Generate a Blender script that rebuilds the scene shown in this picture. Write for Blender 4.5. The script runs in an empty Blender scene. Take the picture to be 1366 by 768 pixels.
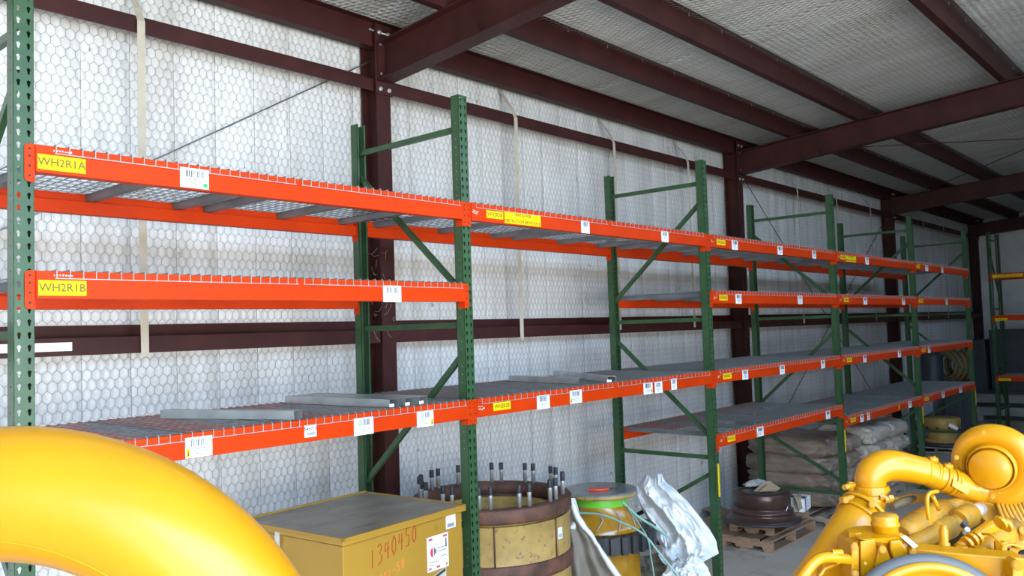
import bpy, math, random
import numpy as np
from mathutils import Vector, Matrix, noise
random.seed(7)
SC = bpy.context.scene
COL = SC.collection
# ---------------------------------------------------------------- camera
YAW, PITCH, ROLL = .8533, .0503, -.032
CAM = Vector((-1.2493, -3.6647, 2.471))
F = 1126.0
_f = Vector((math.sin(YAW)*math.cos(PITCH), math.cos(YAW)*math.cos(PITCH), math.sin(PITCH)))
_r = Vector((math.cos(YAW), -math.sin(YAW), 0)); _u = _r.cross(_f)
CR = math.cos(ROLL)*_r + math.sin(ROLL)*_u
CU = -math.sin(ROLL)*_r + math.cos(ROLL)*_u
CF = _f
cam = bpy.data.cameras.new('camera'); cam.sensor_width = 36; cam.lens = F/1366*36
cam.clip_start = .05; cam.clip_end = 200
camo = bpy.data.objects.new('camera', cam); COL.objects.link(camo)
m = Matrix((( CR.x, CU.x, -CF.x, CAM.x), (CR.y, CU.y, -CF.y, CAM.y), (CR.z, CU.z, -CF.z, CAM.z), (0,0,0,1)))
camo.matrix_world = m
SC.camera = camo
# ---------------------------------------------------------------- exposure, world, daylight
SC.view_settings.view_transform = 'Standard'; SC.view_settings.look = 'None'
SC.view_settings.exposure = -0.45; SC.view_settings.gamma = 1.0
W = bpy.data.worlds.new('sky'); SC.world = W; W.use_nodes = True
nt = W.node_tree; nt.nodes.clear()
wo = nt.nodes.new('ShaderNodeOutputWorld'); bg = nt.nodes.new('ShaderNodeBackground')
tc = nt.nodes.new('ShaderNodeTexCoord'); sx = nt.nodes.new('ShaderNodeSeparateXYZ'); cr = nt.nodes.new('ShaderNodeValToRGB')
nt.links.new(tc.outputs['Generated'], sx.inputs[0]); nt.links.new(sx.outputs['Z'], cr.inputs[0])
cr.color_ramp.elements[0].position = 0.0; cr.color_ramp.elements[0].color = (.64,.81,1.0,1)
cr.color_ramp.elements[1].position = .6; cr.color_ramp.elements[1].color = (.36,.60,1.0,1)
nt.links.new(cr.outputs[0], bg.inputs[0]); bg.inputs[1].default_value = 8.0
nt.links.new(bg.outputs[0], wo.inputs[0])
def area_light(name, loc, target, sx_, sy_, watts, color):
    l = bpy.data.lights.new(name, 'AREA'); l.shape = 'RECTANGLE'; l.size = sx_; l.size_y = sy_; l.energy = watts; l.color = color
    o = bpy.data.objects.new(name, l); COL.objects.link(o); o.location = loc
    d = Vector(target)-Vector(loc); o.rotation_euler = d.to_track_quat('-Z','Y').to_euler(); return o
# daylight entering by the open bay doors behind and left of the camera
area_light('door_daylight', (-4.0,-15.0,11.5), (2.0,1.75,.8), 15, 10, 5200, (.35,.63,1.0))
area_light('yard_bounce_fill', (-1.0,-9.8,.15), (3.5,-1.2,5.2), 12.0, 5.5, 3400, (1.0,.95,.85))  # added lamp in place of yard bounce, aimed up to brighten the ceiling

# ---------------------------------------------------------------- materials
MATS = {}
def mat(name, col, rough=.5, metal=0., var=.0, var_scale=6., col2=None, spots=None, spot_scale=8., spot_cut=.6, spot_w=.09, bump=0., bump_scale=40., spot_d=0, coat=0., spec=.5, streak=None):
    if name in MATS: return MATS[name]
    M = bpy.data.materials.new(name); M.use_nodes = True; MATS[name] = M
    t = M.node_tree; N = t.nodes; L = t.links; b = N['Principled BSDF']
    b.inputs['Roughness'].default_value = rough; b.inputs['Metallic'].default_value = metal
    b.inputs['Coat Weight'].default_value = coat; b.inputs['Coat Roughness'].default_value = .12
    b.inputs['Specular IOR Level'].default_value = spec
    b.inputs['Base Color'].default_value = (*col, 1)
    M.diffuse_color = (*col, 1)
    if var or col2 or spots or bump:
        c = N.new('ShaderNodeTexCoord'); src = c.outputs['Object']
        if streak:
            mp = N.new('ShaderNodeMapping'); mp.inputs['Scale'].default_value = streak; L.new(src, mp.inputs[0]); src = mp.outputs[0]
        out = None
        if var or col2:
            n = N.new('ShaderNodeTexNoise'); n.inputs['Scale'].default_value = var_scale; n.inputs['Detail'].default_value = 6; L.new(src, n.inputs[0])
            r = N.new('ShaderNodeValToRGB'); r.color_ramp.elements[0].position = .32; r.color_ramp.elements[1].position = .68
            c2 = col2 if col2 else tuple(min(1, x*(1+var)) for x in col)
            c1 = col if col2 else tuple(x*(1-var) for x in col)
            r.color_ramp.elements[0].color = (*c1, 1); r.color_ramp.elements[1].color = (*c2, 1)
            L.new(n.outputs[0], r.inputs[0]); out = r.outputs[0]
        if spots:
            n = N.new('ShaderNodeTexNoise'); n.inputs['Scale'].default_value = spot_scale; n.inputs['Detail'].default_value = 8; n.inputs['Roughness'].default_value = .65; L.new(src, n.inputs[0])
            r = N.new('ShaderNodeValToRGB'); r.color_ramp.elements[0].position = spot_cut; r.color_ramp.elements[1].position = min(1, spot_cut+spot_w)
            r.color_ramp.elements[0].color = (0,0,0,1); r.color_ramp.elements[1].color = (1,1,1,1); L.new(n.outputs[0], r.inputs[0])
            mx = N.new('ShaderNodeMix'); mx.data_type = 'RGBA'; L.new(r.outputs[0], mx.inputs[0])
            if out: L.new(out, mx.inputs[6])
            else: mx.inputs[6].default_value = (*col, 1)
            mx.inputs[7].default_value = (*spots, 1); out = mx.outputs[2]
        if out: L.new(out, b.inputs['Base Color'])
        if bump:
            n = N.new('ShaderNodeTexNoise'); n.inputs['Scale'].default_value = bump_scale; n.inputs['Detail'].default_value = 5; L.new(src, n.inputs[0])
            bp = N.new('ShaderNodeBump'); bp.inputs['Strength'].default_value = bump; bp.inputs['Distance'].default_value = .01
            L.new(n.outputs[0], bp.inputs['Height']); L.new(bp.outputs[0], b.inputs['Normal'])
    return M

def blanket_mat(name, axis, col, col2, bump=.6):
    """white vinyl faced insulation, quilted by the netting: a soft hexagonal swell in each cell"""
    M = bpy.data.materials.new(name); M.use_nodes = True; MATS[name] = M
    t = M.node_tree; N = t.nodes; L = t.links; b = N['Principled BSDF']
    b.inputs['Roughness'].default_value = .38; b.inputs['Specular IOR Level'].default_value = .45
    c = N.new('ShaderNodeTexCoord')
    s = N.new('ShaderNodeSeparateXYZ'); L.new(c.outputs['Object'], s.inputs[0])
    def math_(op, a, bb=None):
        n = N.new('ShaderNodeMath'); n.operation = op
        for i, v in enumerate((a, bb)):
            if v is None: continue
            if isinstance(v, (int, float)): n.inputs[i].default_value = v
            else: L.new(v, n.inputs[i])
        return n.outputs[0]
    wob = N.new('ShaderNodeTexNoise'); wob.inputs['Scale'].default_value = 3; L.new(c.outputs['Object'], wob.inputs[0])
    x = math_('MULTIPLY', s.outputs['X'], 2*math.pi/.0565); y = math_('MULTIPLY', s.outputs[axis], 2*math.pi/.120)
    h = math_('ADD', math_('ADD', math_('COSINE', math_('ADD', x, y)), math_('COSINE', math_('SUBTRACT', x, y))), math_('COSINE', math_('MULTIPLY', y, 2.0)))
    h = math_('MULTIPLY', h, math_('ADD', wob.outputs[0], .1))
    n2 = N.new('ShaderNodeTexNoise'); n2.inputs['Scale'].default_value = 38; n2.inputs['Detail'].default_value = 4; L.new(c.outputs['Object'], n2.inputs[0])
    h = math_('ADD', h, math_('MULTIPLY', n2.outputs[0], 1.6))
    bp = N.new('ShaderNodeBump'); bp.inputs['Strength'].default_value = bump; bp.inputs['Distance'].default_value = .004
    L.new(h, bp.inputs['Height']); L.new(bp.outputs[0], b.inputs['Normal'])
    n = N.new('ShaderNodeTexNoise'); n.inputs['Scale'].default_value = 1.3; n.inputs['Detail'].default_value = 9; n.inputs['Roughness'].default_value = .7
    mp = N.new('ShaderNodeMapping'); mp.inputs['Scale'].default_value = (2.2, 1, .5) if axis == 'Z' else (2.2, .7, 1); L.new(c.outputs['Object'], mp.inputs[0]); L.new(mp.outputs[0], n.inputs[0])
    r = N.new('ShaderNodeValToRGB'); r.color_ramp.elements[0].position = .35; r.color_ramp.elements[1].position = .62
    r.color_ramp.elements[0].color = (*col2, 1); r.color_ramp.elements[1].color = (*col, 1); L.new(n.outputs[0], r.inputs[0])
    n3 = N.new('ShaderNodeTexNoise'); n3.inputs['Scale'].default_value = 9; n3.inputs['Detail'].default_value = 8; L.new(c.outputs['Object'], n3.inputs[0])
    r3 = N.new('ShaderNodeValToRGB'); r3.color_ramp.elements[0].position = .70; r3.color_ramp.elements[1].position = .76
    r3.color_ramp.elements[0].color = (1,1,1,1); r3.color_ramp.elements[1].color = (.45,.42,.38,1); L.new(n3.outputs[0], r3.inputs[0])
    mx = N.new('ShaderNodeMix'); mx.data_type = 'RGBA'; mx.blend_type = 'MULTIPLY'; mx.inputs[0].default_value = 1
    L.new(r.outputs[0], mx.inputs[6]); L.new(r3.outputs[0], mx.inputs[7])
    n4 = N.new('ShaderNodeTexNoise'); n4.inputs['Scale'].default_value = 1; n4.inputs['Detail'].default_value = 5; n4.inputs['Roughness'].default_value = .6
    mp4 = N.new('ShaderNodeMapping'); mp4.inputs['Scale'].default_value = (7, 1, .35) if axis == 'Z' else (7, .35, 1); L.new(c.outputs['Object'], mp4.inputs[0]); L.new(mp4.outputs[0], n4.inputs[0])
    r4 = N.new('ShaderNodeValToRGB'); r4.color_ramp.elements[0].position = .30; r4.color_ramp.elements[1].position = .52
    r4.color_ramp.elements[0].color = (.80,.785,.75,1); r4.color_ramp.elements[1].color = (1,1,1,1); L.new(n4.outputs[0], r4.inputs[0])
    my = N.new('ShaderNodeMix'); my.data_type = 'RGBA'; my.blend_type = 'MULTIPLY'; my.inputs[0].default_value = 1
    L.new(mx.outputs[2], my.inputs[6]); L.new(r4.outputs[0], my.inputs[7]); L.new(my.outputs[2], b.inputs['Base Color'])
    return M

M_GREEN = mat('green_paint', (.034,.082,.033), .30, 0, .18, 9, spots=(.30,.34,.30), spot_scale=30, spot_cut=.74, spec=.4)
M_GREEN_R = mat('green_paint_bright', (.03,.16,.06), .4, 0, .15, 9)
M_ORANGE = mat('orange_paint', (.56,.038,.0015), .45, 0, .08, 4, spots=(.42,.10,.05), spot_scale=22, spot_cut=.73, spec=.15)
M_MAROON = mat('maroon_primer', (.048,.012,.010), .55, 0, .22, 5, spots=(.14,.07,.055), spot_scale=26, spot_cut=.73, spec=.3)
M_WIRE = mat('galvanised_wire', (.42,.42,.40), .45, .3)
M_DECK = mat('galvanised_deck_wire', (.24,.25,.245), .45, .5, .15, 10)
M_CHAN = mat('galvanised_channel', (.20,.22,.23), .5, .35, .15, 8)
M_GALV = mat('galvanised_sheet', (.50,.53,.53), .33, .75, .15, 7, bump=.05, bump_scale=30)
M_NET = mat('netting_wire', (.26,.25,.235), .6, .2)
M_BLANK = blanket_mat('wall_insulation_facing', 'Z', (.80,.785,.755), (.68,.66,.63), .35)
M_BLANKC = blanket_mat('roof_insulation_facing', 'Y', (.82,.81,.77), (.70,.68,.63), .9)
M_SEAM = mat('seam_tape', (.30,.29,.28), .7)
M_CONC = mat('concrete_floor', (.44,.365,.28), .8, 0, 0, 1.1, col2=(.58,.50,.40), spots=(.17,.13,.10), spot_scale=1.7, spot_cut=.56, spot_w=.2, bump=.25, bump_scale=60)
M_YEL = mat('yellow_enamel', (.54,.228,.002), .30, 0, .06, 5, coat=.18, bump=.03, bump_scale=25, spots=(.36,.13,.004), spot_scale=30, spot_cut=.70, spec=.4)
M_YELD = mat('dusty_yellow_enamel', (.46,.215,.015), .5, 0, .2, 12, spots=(.20,.12,.05), spot_scale=13, spot_cut=.53, spot_w=.16, bump=.08, bump_scale=40, spec=.35)
M_YELBOX = mat('ochre_box_paint', (.38,.205,.022), .42, 0, .05, 3, spots=(.30,.20,.08), spot_scale=16, spot_cut=.70)
M_YELDRUM = mat('faded_ochre_paint', (.43,.265,.072), .55, 0, .18, 7, spots=(.24,.13,.06), spot_scale=22, spot_cut=.56)
M_RUST = mat('brown_rust', (.065,.030,.020), .65, .1, 0, 9, col2=(.17,.070,.04), bump=.2, bump_scale=50)
M_LIDTOP = mat('grimy_lid', (.20,.165,.125), .42, 0, 0, 3, col2=(.30,.26,.20), spots=(.12,.10,.08), spot_scale=5, spot_cut=.52, spot_w=.22, streak=(1,2.2,1))
M_STEEL = mat('bright_steel', (.62,.62,.60), .35, .7, .1, 20)
M_DARK = mat('dark_rubber', (.035,.036,.04), .5, 0, .2, 12)
M_BLACK = mat('black', (.008,.008,.008), .6)
M_GREY = mat('grey_paint', (.11,.113,.115), .5, spec=.25)
M_WHITE = mat('white_label_paper', (.85,.87,.88), .5)
M_TAGY = mat('yellow_label', (.86,.58,.0), .5, spec=.2)
M_INK = mat('label_ink', (.03,.03,.035), .6)
M_INKB = mat('tag_ink', (.16,.10,.01), .6)
M_LOGO = mat('worn_white_print', (.80,.55,.50), .6)
M_GREENDOT = mat('green_dot', (.02,.62,.10), .5)
M_RED = mat('red_marker', (.38,.02,.008), .6)
M_ORMARK = mat('faded_orange_marker', (.80,.25,.04), .7)
M_PINK = mat('red_stripe', (.72,.03,.08), .5)
M_STRAP = mat('tan_strap', (.52,.46,.36), .6, 0, .1, 8, spots=(.30,.26,.20), spot_scale=9, spot_cut=.66)
M_TARP = mat('white_poly_sheet', (.88,.90,.92), .6, 0, .02, 4, bump=.12, bump_scale=14)
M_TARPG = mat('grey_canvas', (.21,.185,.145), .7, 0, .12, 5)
M_FILM = mat('film_wrapped_brown_load', (.19,.135,.10), .3, 0, 0, 5, col2=(.31,.24,.18), bump=1.0, bump_scale=13, spots=(.60,.56,.52), spot_scale=11, spot_cut=.66, streak=(1,1,3.))
M_FILM2 = mat('film_wrapped_pale_load', (.33,.27,.21), .38, 0, 0, 4, col2=(.46,.40,.33), bump=1.0, bump_scale=12, streak=(1,1,3.))
M_WOOD = mat('pallet_wood', (.24,.135,.075), .75, 0, 0, 6, col2=(.37,.24,.15), bump=.2, bump_scale=60, streak=(3,8,8))
M_WOODG = mat('weathered_pallet_wood', (.27,.20,.15), .8, 0, 0, 6, col2=(.40,.33,.27), bump=.2, bump_scale=60)
M_HUB = mat('brown_cast_iron', (.085,.045,.036), .3, .35, .25, 9, spots=(.30,.22,.19), spot_scale=14, spot_cut=.68, bump=.06)
M_GTAPE = mat('green_tape', (.16,.55,.04), .35)
M_GSTRAP = mat('pale_green_strap', (.28,.50,.42), .4)
M_AMBER = mat('amber_film_over_paint', (.42,.20,.008), .16, 0, .15, 6, coat=.6, bump=.25, bump_scale=9)
M_FILMTOP = mat('grey_film_top', (.20,.215,.21), .3, 0, .3, 9, bump=.5, bump_scale=18, coat=.3)
M_CARD = mat('brown_cardboard', (.33,.24,.15), .8, 0, .1, 8)
M_BIN = mat('dark_grey_plastic', (.045,.052,.060), .5, 0, .15, 4)
M_BEAMG = mat('grey_timber', (.30,.31,.30), .7, 0, .15, 5)
M_REDPL = mat('red_plastic', (.75,.07,.03), .4)
M_RUSTPIPE = mat('brown_hose', (.17,.11,.05), .6, 0, .2, 12)
M_FOAM = mat('crumpled_white_cloth', (.62,.58,.52), .8, 0, .1, 9)
M_BLUE = mat('blue_cap', (.10,.25,.55), .4)

# ---------------------------------------------------------------- mesh helpers
class MB:
    def __init__(s): s.v = []; s.f = []; s.sm = []
    def add(s, V, Fc, smooth=False):
        o = len(s.v); s.v += [tuple(v) for v in V]; s.f += [tuple(i+o for i in f) for f in Fc]; s.sm += [smooth]*len(Fc); return s
    def box(s, x0, x1, y0, y1, z0, z1, M=None, bev=0.):
        if bev:
            return s.prism([(x0+bev,y0),(x1-bev,y0),(x1,y0+bev),(x1,y1-bev),(x1-bev,y1),(x0+bev,y1),(x0,y1-bev),(x0,y0+bev)], z0, z1, M)
        V = [Vector(p) for p in ((x0,y0,z0),(x1,y0,z0),(x1,y1,z0),(x0,y1,z0),(x0,y0,z1),(x1,y0,z1),(x1,y1,z1),(x0,y1,z1))]
        if M: V = [M @ v for v in V]
        return s.add(V, [(3,2,1,0),(4,5,6,7),(0,1,5,4),(1,2,6,5),(2,3,7,6),(3,0,4,7)])
    def prism(s, poly, z0, z1, M=None, axis='z', smooth=False):
        n = len(poly)
        def P(a, b, c): return Vector((a,b,c)) if axis == 'z' else (Vector((c,a,b)) if axis == 'x' else Vector((a,c,b)))
        V = [P(a,b,z0) for a,b in poly]+[P(a,b,z1) for a,b in poly]
        if M: V = [M @ v for v in V]
        s.add(V, [tuple(range(n))[::-1], tuple(range(n,2*n))])
        o = len(s.v)-2*n
        for i in range(n): s.f.append((o+i, o+(i+1)%n, o+n+(i+1)%n, o+n+i)); s.sm.append(smooth)
        return s
    def frame(s, path, i):
        a = path[max(0,i-1)]; b = path[min(len(path)-1,i+1)]; return (b-a).normalized()
    def tube(s, path, r, n=8, cap=True, smooth=True, scale=None, up=None):
        path = [Vector(p) for p in path]; R = r if hasattr(r,'__len__') else [r]*len(path)
        t = s.frame(path, 0); u = Vector(up) if up else (Vector((0,0,1)) if abs(t.z) < .9 else Vector((1,0,0)))
        V = []; sc = scale or (1,1)
        for i, p in enumerate(path):
            t = s.frame(path, i); u = (u - u.dot(t)*t).normalized(); w = t.cross(u)
            for k in range(n):
                a = 2*math.pi*(k+.5)/n; V.append(p + R[i]*(math.cos(a)*u*sc[0] + math.sin(a)*w*sc[1]))
        Fc = [(i*n+k, i*n+(k+1)%n, (i+1)*n+(k+1)%n, (i+1)*n+k) for i in range(len(path)-1) for k in range(n)]
        s.add(V, Fc, smooth)
        if cap:
            o = len(s.v)-len(V); m = (len(path)-1)*n+o
            s.f += [tuple(range(o,o+n))[::-1], tuple(range(m,m+n))]; s.sm += [False]*2
        return s
    def lathe(s, prof, n=32, M=None, smooth=True, closed=False, a0=0, a1=2*math.pi):
        full = abs(a1-a0-2*math.pi) < 1e-6; k = n if full else n+1
        V = []
        for r, z in prof:
            for i in range(k):
                a = a0+(a1-a0)*i/n; V.append(Vector((r*math.cos(a), r*math.sin(a), z)))
        if M: V = [M @ v for v in V]
        Fc = []
        for j in range(len(prof)-(0 if closed else 1)):
            jj = (j+1) % len(prof)
            for i in range(n):
                i2 = (i+1) % k; Fc.append((j*k+i, j*k+i2, jj*k+i2, jj*k+i))
        return s.add(V, Fc, smooth)
    def disc(s, c, nrm, r, n=24, h=.01, smooth=False):
        nrm = Vector(nrm).normalized(); return s.tube([Vector(c)-nrm*h/2, Vector(c)+nrm*h/2], r, n, True, smooth)
    def build(s, name, mt, parent=None, bev=0., sub=0, solid=0., autosm=False):
        me = bpy.data.meshes.new(name); me.from_pydata(s.v, [], s.f)
        me.polygons.foreach_set('use_smooth', s.sm); me.materials.append(mt); me.update()
        o = bpy.data.objects.new(name, me); COL.objects.link(o)
        if parent: o.parent = parent
        if solid: q = o.modifiers.new('solid','SOLIDIFY'); q.thickness = solid; q.offset = 0
        if bev: q = o.modifiers.new('bevel','BEVEL'); q.width = bev; q.segments = 2; q.limit_method = 'ANGLE'
        if sub: q = o.modifiers.new('sub','SUBSURF'); q.levels = q.render_levels = sub
        return o
def tag(o, label=None, cat=None, group=None, kind=None):
    if label: o['label'] = label
    if cat: o['category'] = cat
    if group: o['group'] = group
    if kind: o['kind'] = kind
    return o
def empty(name, loc=(0,0,0), rz=0., label=None, cat=None, group=None):
    o = bpy.data.objects.new(name, None); COL.objects.link(o); o.location = loc; o.rotation_euler = (0,0,rz)
    o.empty_display_size = .1
    return tag(o, label, cat, group)
def link(name, me, parent=None, loc=None, rot=None, scale=None):
    o = bpy.data.objects.new(name, me); COL.objects.link(o); o.parent = parent
    if loc: o.location = loc
    if rot: o.rotation_euler = rot
    if scale: o.scale = scale
    return o
def copy_tree(o, parent=None):
    c = o.copy(); COL.objects.link(c); c.parent = parent
    for ch in o.children: copy_tree(ch, c)
    return c
def at(px, py, d):
    """a point of the place seen by the photographer at distance d in metres, by bearing"""
    return CAM + d*(CF + CR*((px-683)/F) - CU*((py-384)/F))
_txt = {}
def text(s, size, mt, parent, M, align='LEFT', name='lettering', sx=1.0):
    """raised flat lettering; M places the text's x axis / y axis"""
    key = (s, round(size,4), align, round(sx,3), mt.name)
    if key not in _txt:
        cu = bpy.data.curves.new('t', 'FONT'); cu.body = s; cu.size = size; cu.align_x = align; cu.align_y = 'CENTER'; cu.extrude = .0003; cu.resolution_u = 2; cu.offset = size*.014
        ob = bpy.data.objects.new('t', cu); COL.objects.link(ob)
        dg = bpy.context.evaluated_depsgraph_get(); me = bpy.data.meshes.new_from_object(ob.evaluated_get(dg))
        bpy.data.objects.remove(ob); me.materials.clear(); me.materials.append(mt); _txt[key] = me
        if sx != 1: me.transform(Matrix.Diagonal((sx,1,1,1)))
    o = link(name, _txt[key], parent); o.matrix_local = M; return o
# ================================================================ SETTING
WY = 1.75          # face of the wall insulation
XE = 23.8          # end wall
def zroof(y): return 5.15 - .083*y
b = MB(); b.box(-20, XE+.3, -26, WY+.2, -.1, 0); tag(b.build('floor', M_CONC), kind='structure')
# wall_back: insulation blanket with vertical creases one foot apart and slack swells between
def blanket(u0, u1, v0, v1, du, dv, pitch, f):
    xs = []; x = u0; 
    us = sorted(set([round(u0+i*du,4) for i in range(int((u1-u0)/du)+1)] + [u1]))
    vs = [v0+(v1-v0)*j/dv for j in range(dv+1)]
    V = []; Fc = []
    for v in vs:
        for u in us:
            k = (u/pitch) % 1.0; d = min(k, 1-k)*pitch
            crease = .010*math.exp(-(d/.007)**2)
            if int(math.floor(u/pitch+.5)) % 2 == 0: crease *= 1.5
            sw = .011*noise.noise(Vector((u*.9, v*.55, 3.3))) + .005*noise.noise(Vector((u*3.1, v*.8, 9.1))) + .004*math.sin(math.pi*k) + (.012*(abs(noise.noise(Vector((u*4.3, v*.35, 17.))))) if u > 6 else 0)
            V.append(f(u, v, sw - crease))
    n = len(us)
    for j in range(dv):
        for i in range(n-1): Fc.append((j*n+i, j*n+i+1, (j+1)*n+i+1, (j+1)*n+i))
    return MB().add(V, Fc, True)
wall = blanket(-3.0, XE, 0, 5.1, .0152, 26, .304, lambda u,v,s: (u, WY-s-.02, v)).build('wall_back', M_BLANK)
tag(wall, kind='structure')
ceil = blanket(-9.0, XE+.2, -6.2, WY+.1, .05, 30, .61, lambda u,v,s: (u, v, zroof(v)-s*.8)).build('ceiling', M_BLANKC)
tag(ceil, kind='structure')
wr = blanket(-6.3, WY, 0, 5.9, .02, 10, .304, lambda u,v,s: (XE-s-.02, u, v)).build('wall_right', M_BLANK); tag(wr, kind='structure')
# the rest of the shed round the open bay doors
b = MB(); b.box(3.0, XE, -6.4, -6.3, 0, 4.55); b.box(13.5, XE, -6.4, -6.3, 4.55, 5.66); tag(b.build('wall_front', M_BEAMG), kind='structure')  # unseen front wall, its span and open top shaped for light falloff
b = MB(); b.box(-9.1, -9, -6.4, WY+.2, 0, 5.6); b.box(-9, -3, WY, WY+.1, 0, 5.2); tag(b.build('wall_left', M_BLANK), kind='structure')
# hexagonal netting tile, 70 cells wide
def net_tile(name, rows, f, wr_):
    a, c = .0565, .060; hv = .0185   # half the upright twist
    def nod(i, j, up):              # the two ends of the upright twist between cells
        x = (i + .5*(j % 2))*a; y = j*c + (hv if up else -hv)
        ii = i % 70
        dx = .0042*noise.noise(Vector((ii*1.7, j*1.3, 5.+up))); dy = .0042*noise.noise(Vector((ii*1.7, j*1.3, 25.+up)))
        return x+dx, y+dy
    V = []; Fc = []
    def seg(p, q):
        dx, dy = q[0]-p[0], q[1]-p[1]; l = math.hypot(dx, dy) or 1; nx, ny = -dy/l*wr_, dx/l*wr_
        o = len(V)
        for (x, y) in (p, q):
            V.append(f(x+nx, y+ny, 0)); V.append(f(x, y, wr_*1.6)); V.append(f(x-nx, y-ny, 0))
        Fc.append((o, o+1, o+4, o+3)); Fc.append((o+1, o+2, o+5, o+4))
    for j in range(rows):
        for i in range(70):
            i0 = i
            seg(nod(i0, j, 0), nod(i0, j, 1))
            t = nod(i0, j, 1)
            if j+1 < rows:
                if j % 2 == 0:
                    seg(t, nod(i0, j+1, 0)); seg(t, nod(i0-1, j+1, 0))
                else:
                    seg(t, nod(i0, j+1, 0)); seg(t, nod(i0+1, j+1, 0))
    me = bpy.data.meshes.new(name); me.from_pydata(V, [], Fc); me.materials.append(M_NET); me.update(); return me
# the twist sits between cells, so it is half a cell off the swells' centres
nt_w = net_tile('chicken_wire', 84, lambda x,y,h: (x+.02825, -h, y+.060), .0010)
nt_c = net_tile('chicken_wire', 130, lambda x,y,h: (x+.02825, y-6.1+.060, -h-.083*(y-6.1+.060)), .0010)
x = -70*.0565
for k in range(7):
    tag(link('chicken_wire', nt_w, wall, (x, WY-.040, .0)), kind='stuff')
    tag(link('chicken_wire', nt_c, ceil, (x, 0, 5.15-.022)), kind='stuff')
    x += 70*.0565
# insulation seams (joints of the blankets) are geometry in the blanket: the creases above

SM = []
for v in range(4):
    f = MB(); f.tube([(.004*math.sin(z*1.9+v*2)+.006*noise.noise(Vector((v*3.,z*2.3,1))), 0, z) for z in [q*.19 for q in range(27)]], .0017, 3, False, False)
    o = f.build('vertical_seam', M_SEAM); SM.append(o.data); bpy.data.objects.remove(o)
for k in range(-9, 78): link('vertical_seam', SM[k % 4], wall, (k*.304, WY-.020+.0, 0))
# ---- steel frame of the shed: columns, rafters, girts, purlins
def I_section(bx, X, w, y0, y1, z0, z1, tf=.012):
    bx.box(X-w/2, X+w/2, y0, y0+tf, z0, z1); bx.box(X-w/2, X+w/2, y1-tf, y1, z0, z1); bx.box(X-.004, X+.004, y0+tf, y1-tf, z0, z1)
SEA = {3.17: ('nearest', 'behind the first joint of the orange beams'), 9.5: ('middle', 'behind the third bay of racking'), 16.1: ('third', 'beyond the end of the racking'), 22.9: ('far', 'in the corner by the end wall')}
CXS = [3.17, 9.5, 16.1, 22.9]
cl = ['maroon steel column against the wall, nearest one, behind the first rack joint',
      'maroon steel column against the wall behind the third rack bay',
      'maroon steel column against the wall behind the fifth rack bay',
      'dark maroon steel column in the far corner behind the right hand rack']
rl = ['nearest maroon roof rafter, rising from the first column to the top edge',
      'second maroon roof rafter, crossing the upper right of the view',
      'third maroon roof rafter, low at the right edge of the view',
      'farthest roof rafter, dark, close to the end wall']
for i, X in enumerate(CXS):
    t = empty('steel_column', (X,1.5,0), 0, cl[i], 'column', 'steel columns along the wall')
    f = MB(); f.box(-.07,.07, 0,.012, 0,4.80); f.build('front_flange', M_MAROON, t)
    f = MB(); f.box(-.004,.004, .012,.188, 0,4.95); f.build('web', M_MAROON, t)
    f = MB(); f.box(-.07,.07, .188,.200, 0,4.97); f.build('back_flange', M_MAROON, t)
    f = MB(); f.box(-.13,.13,-.05,.27,0,.02); f.build('base_plate', M_MAROON, t)
    f = MB(); f.box(-.085,.085,-.014,-.001,4.40,4.97); pl = f.build('end_plate', M_MAROON, t)
    for z in (4.44, 4.56, 4.80, 4.90):
        for s in (-.045,.045):
            if z > 4.5 or s > 0 or True:
                f = MB(); f.disc((s,-.018,z),(0,1,0),.018,10,.006); f.disc((s,-.026,z),(0,1,0),.011,6,.014); f.build('bolt', M_STEEL, pl)
    r = empty('roof_rafter', (X,1.5,4.5), 0, rl[i], 'rafter', 'roof rafters')
    # sloped: built with y running towards the yard
    def sl(y, dz): return (4.625 - .083*(1.5+y)) - 4.5 + dz
    L = 7.7
    def slope_box(bx, x0, x1, za, zb, ya=-.016, yb=-L):
        V = [(x0,ya,sl(ya,za)),(x1,ya,sl(ya,za)),(x1,yb,sl(yb,za)),(x0,yb,sl(yb,za)),(x0,ya,sl(ya,zb)),(x1,ya,sl(ya,zb)),(x1,yb,sl(yb,zb)),(x0,yb,sl(yb,zb))]
        bx.add(V, [(0,1,2,3),(7,6,5,4),(0,4,5,1),(1,5,6,2),(2,6,7,3),(3,7,4,0)])
    f = MB(); slope_box(f, -.075,.075, 0,.012); f.build('bottom_flange', M_MAROON, r)
    f = MB(); slope_box(f, -.004,.004, .012,.30); f.build('web', M_MAROON, r)
    f = MB(); slope_box(f, -.075,.075, .30,.312); f.build('top_flange', M_MAROON, r)
    f = MB(); slope_box(f, -.075,.075, .0,.31, -.016,-.028); f.build('end_plate', M_MAROON, r)
    # small lug plate on the web
    f = MB(); f.prism([(-1.02,sl(-1.02,.012)),(-1.12,sl(-1.12,.012)),(-1.10,sl(-1.1,.09)),(-1.02,sl(-1.02,.075))], -.05,-.004, axis='x'); f.build('lug_plate', M_MAROON, r)
gl = [('upper', 4.425, True), ('lower', 2.41, False)]
bays = [(-3.0,3.10),(3.24,9.43),(9.57,16.03),(16.17,22.83)]
bn = ['left of the nearest column','between the nearest and the middle column','between the middle and the third column','beyond the third column']
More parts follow.
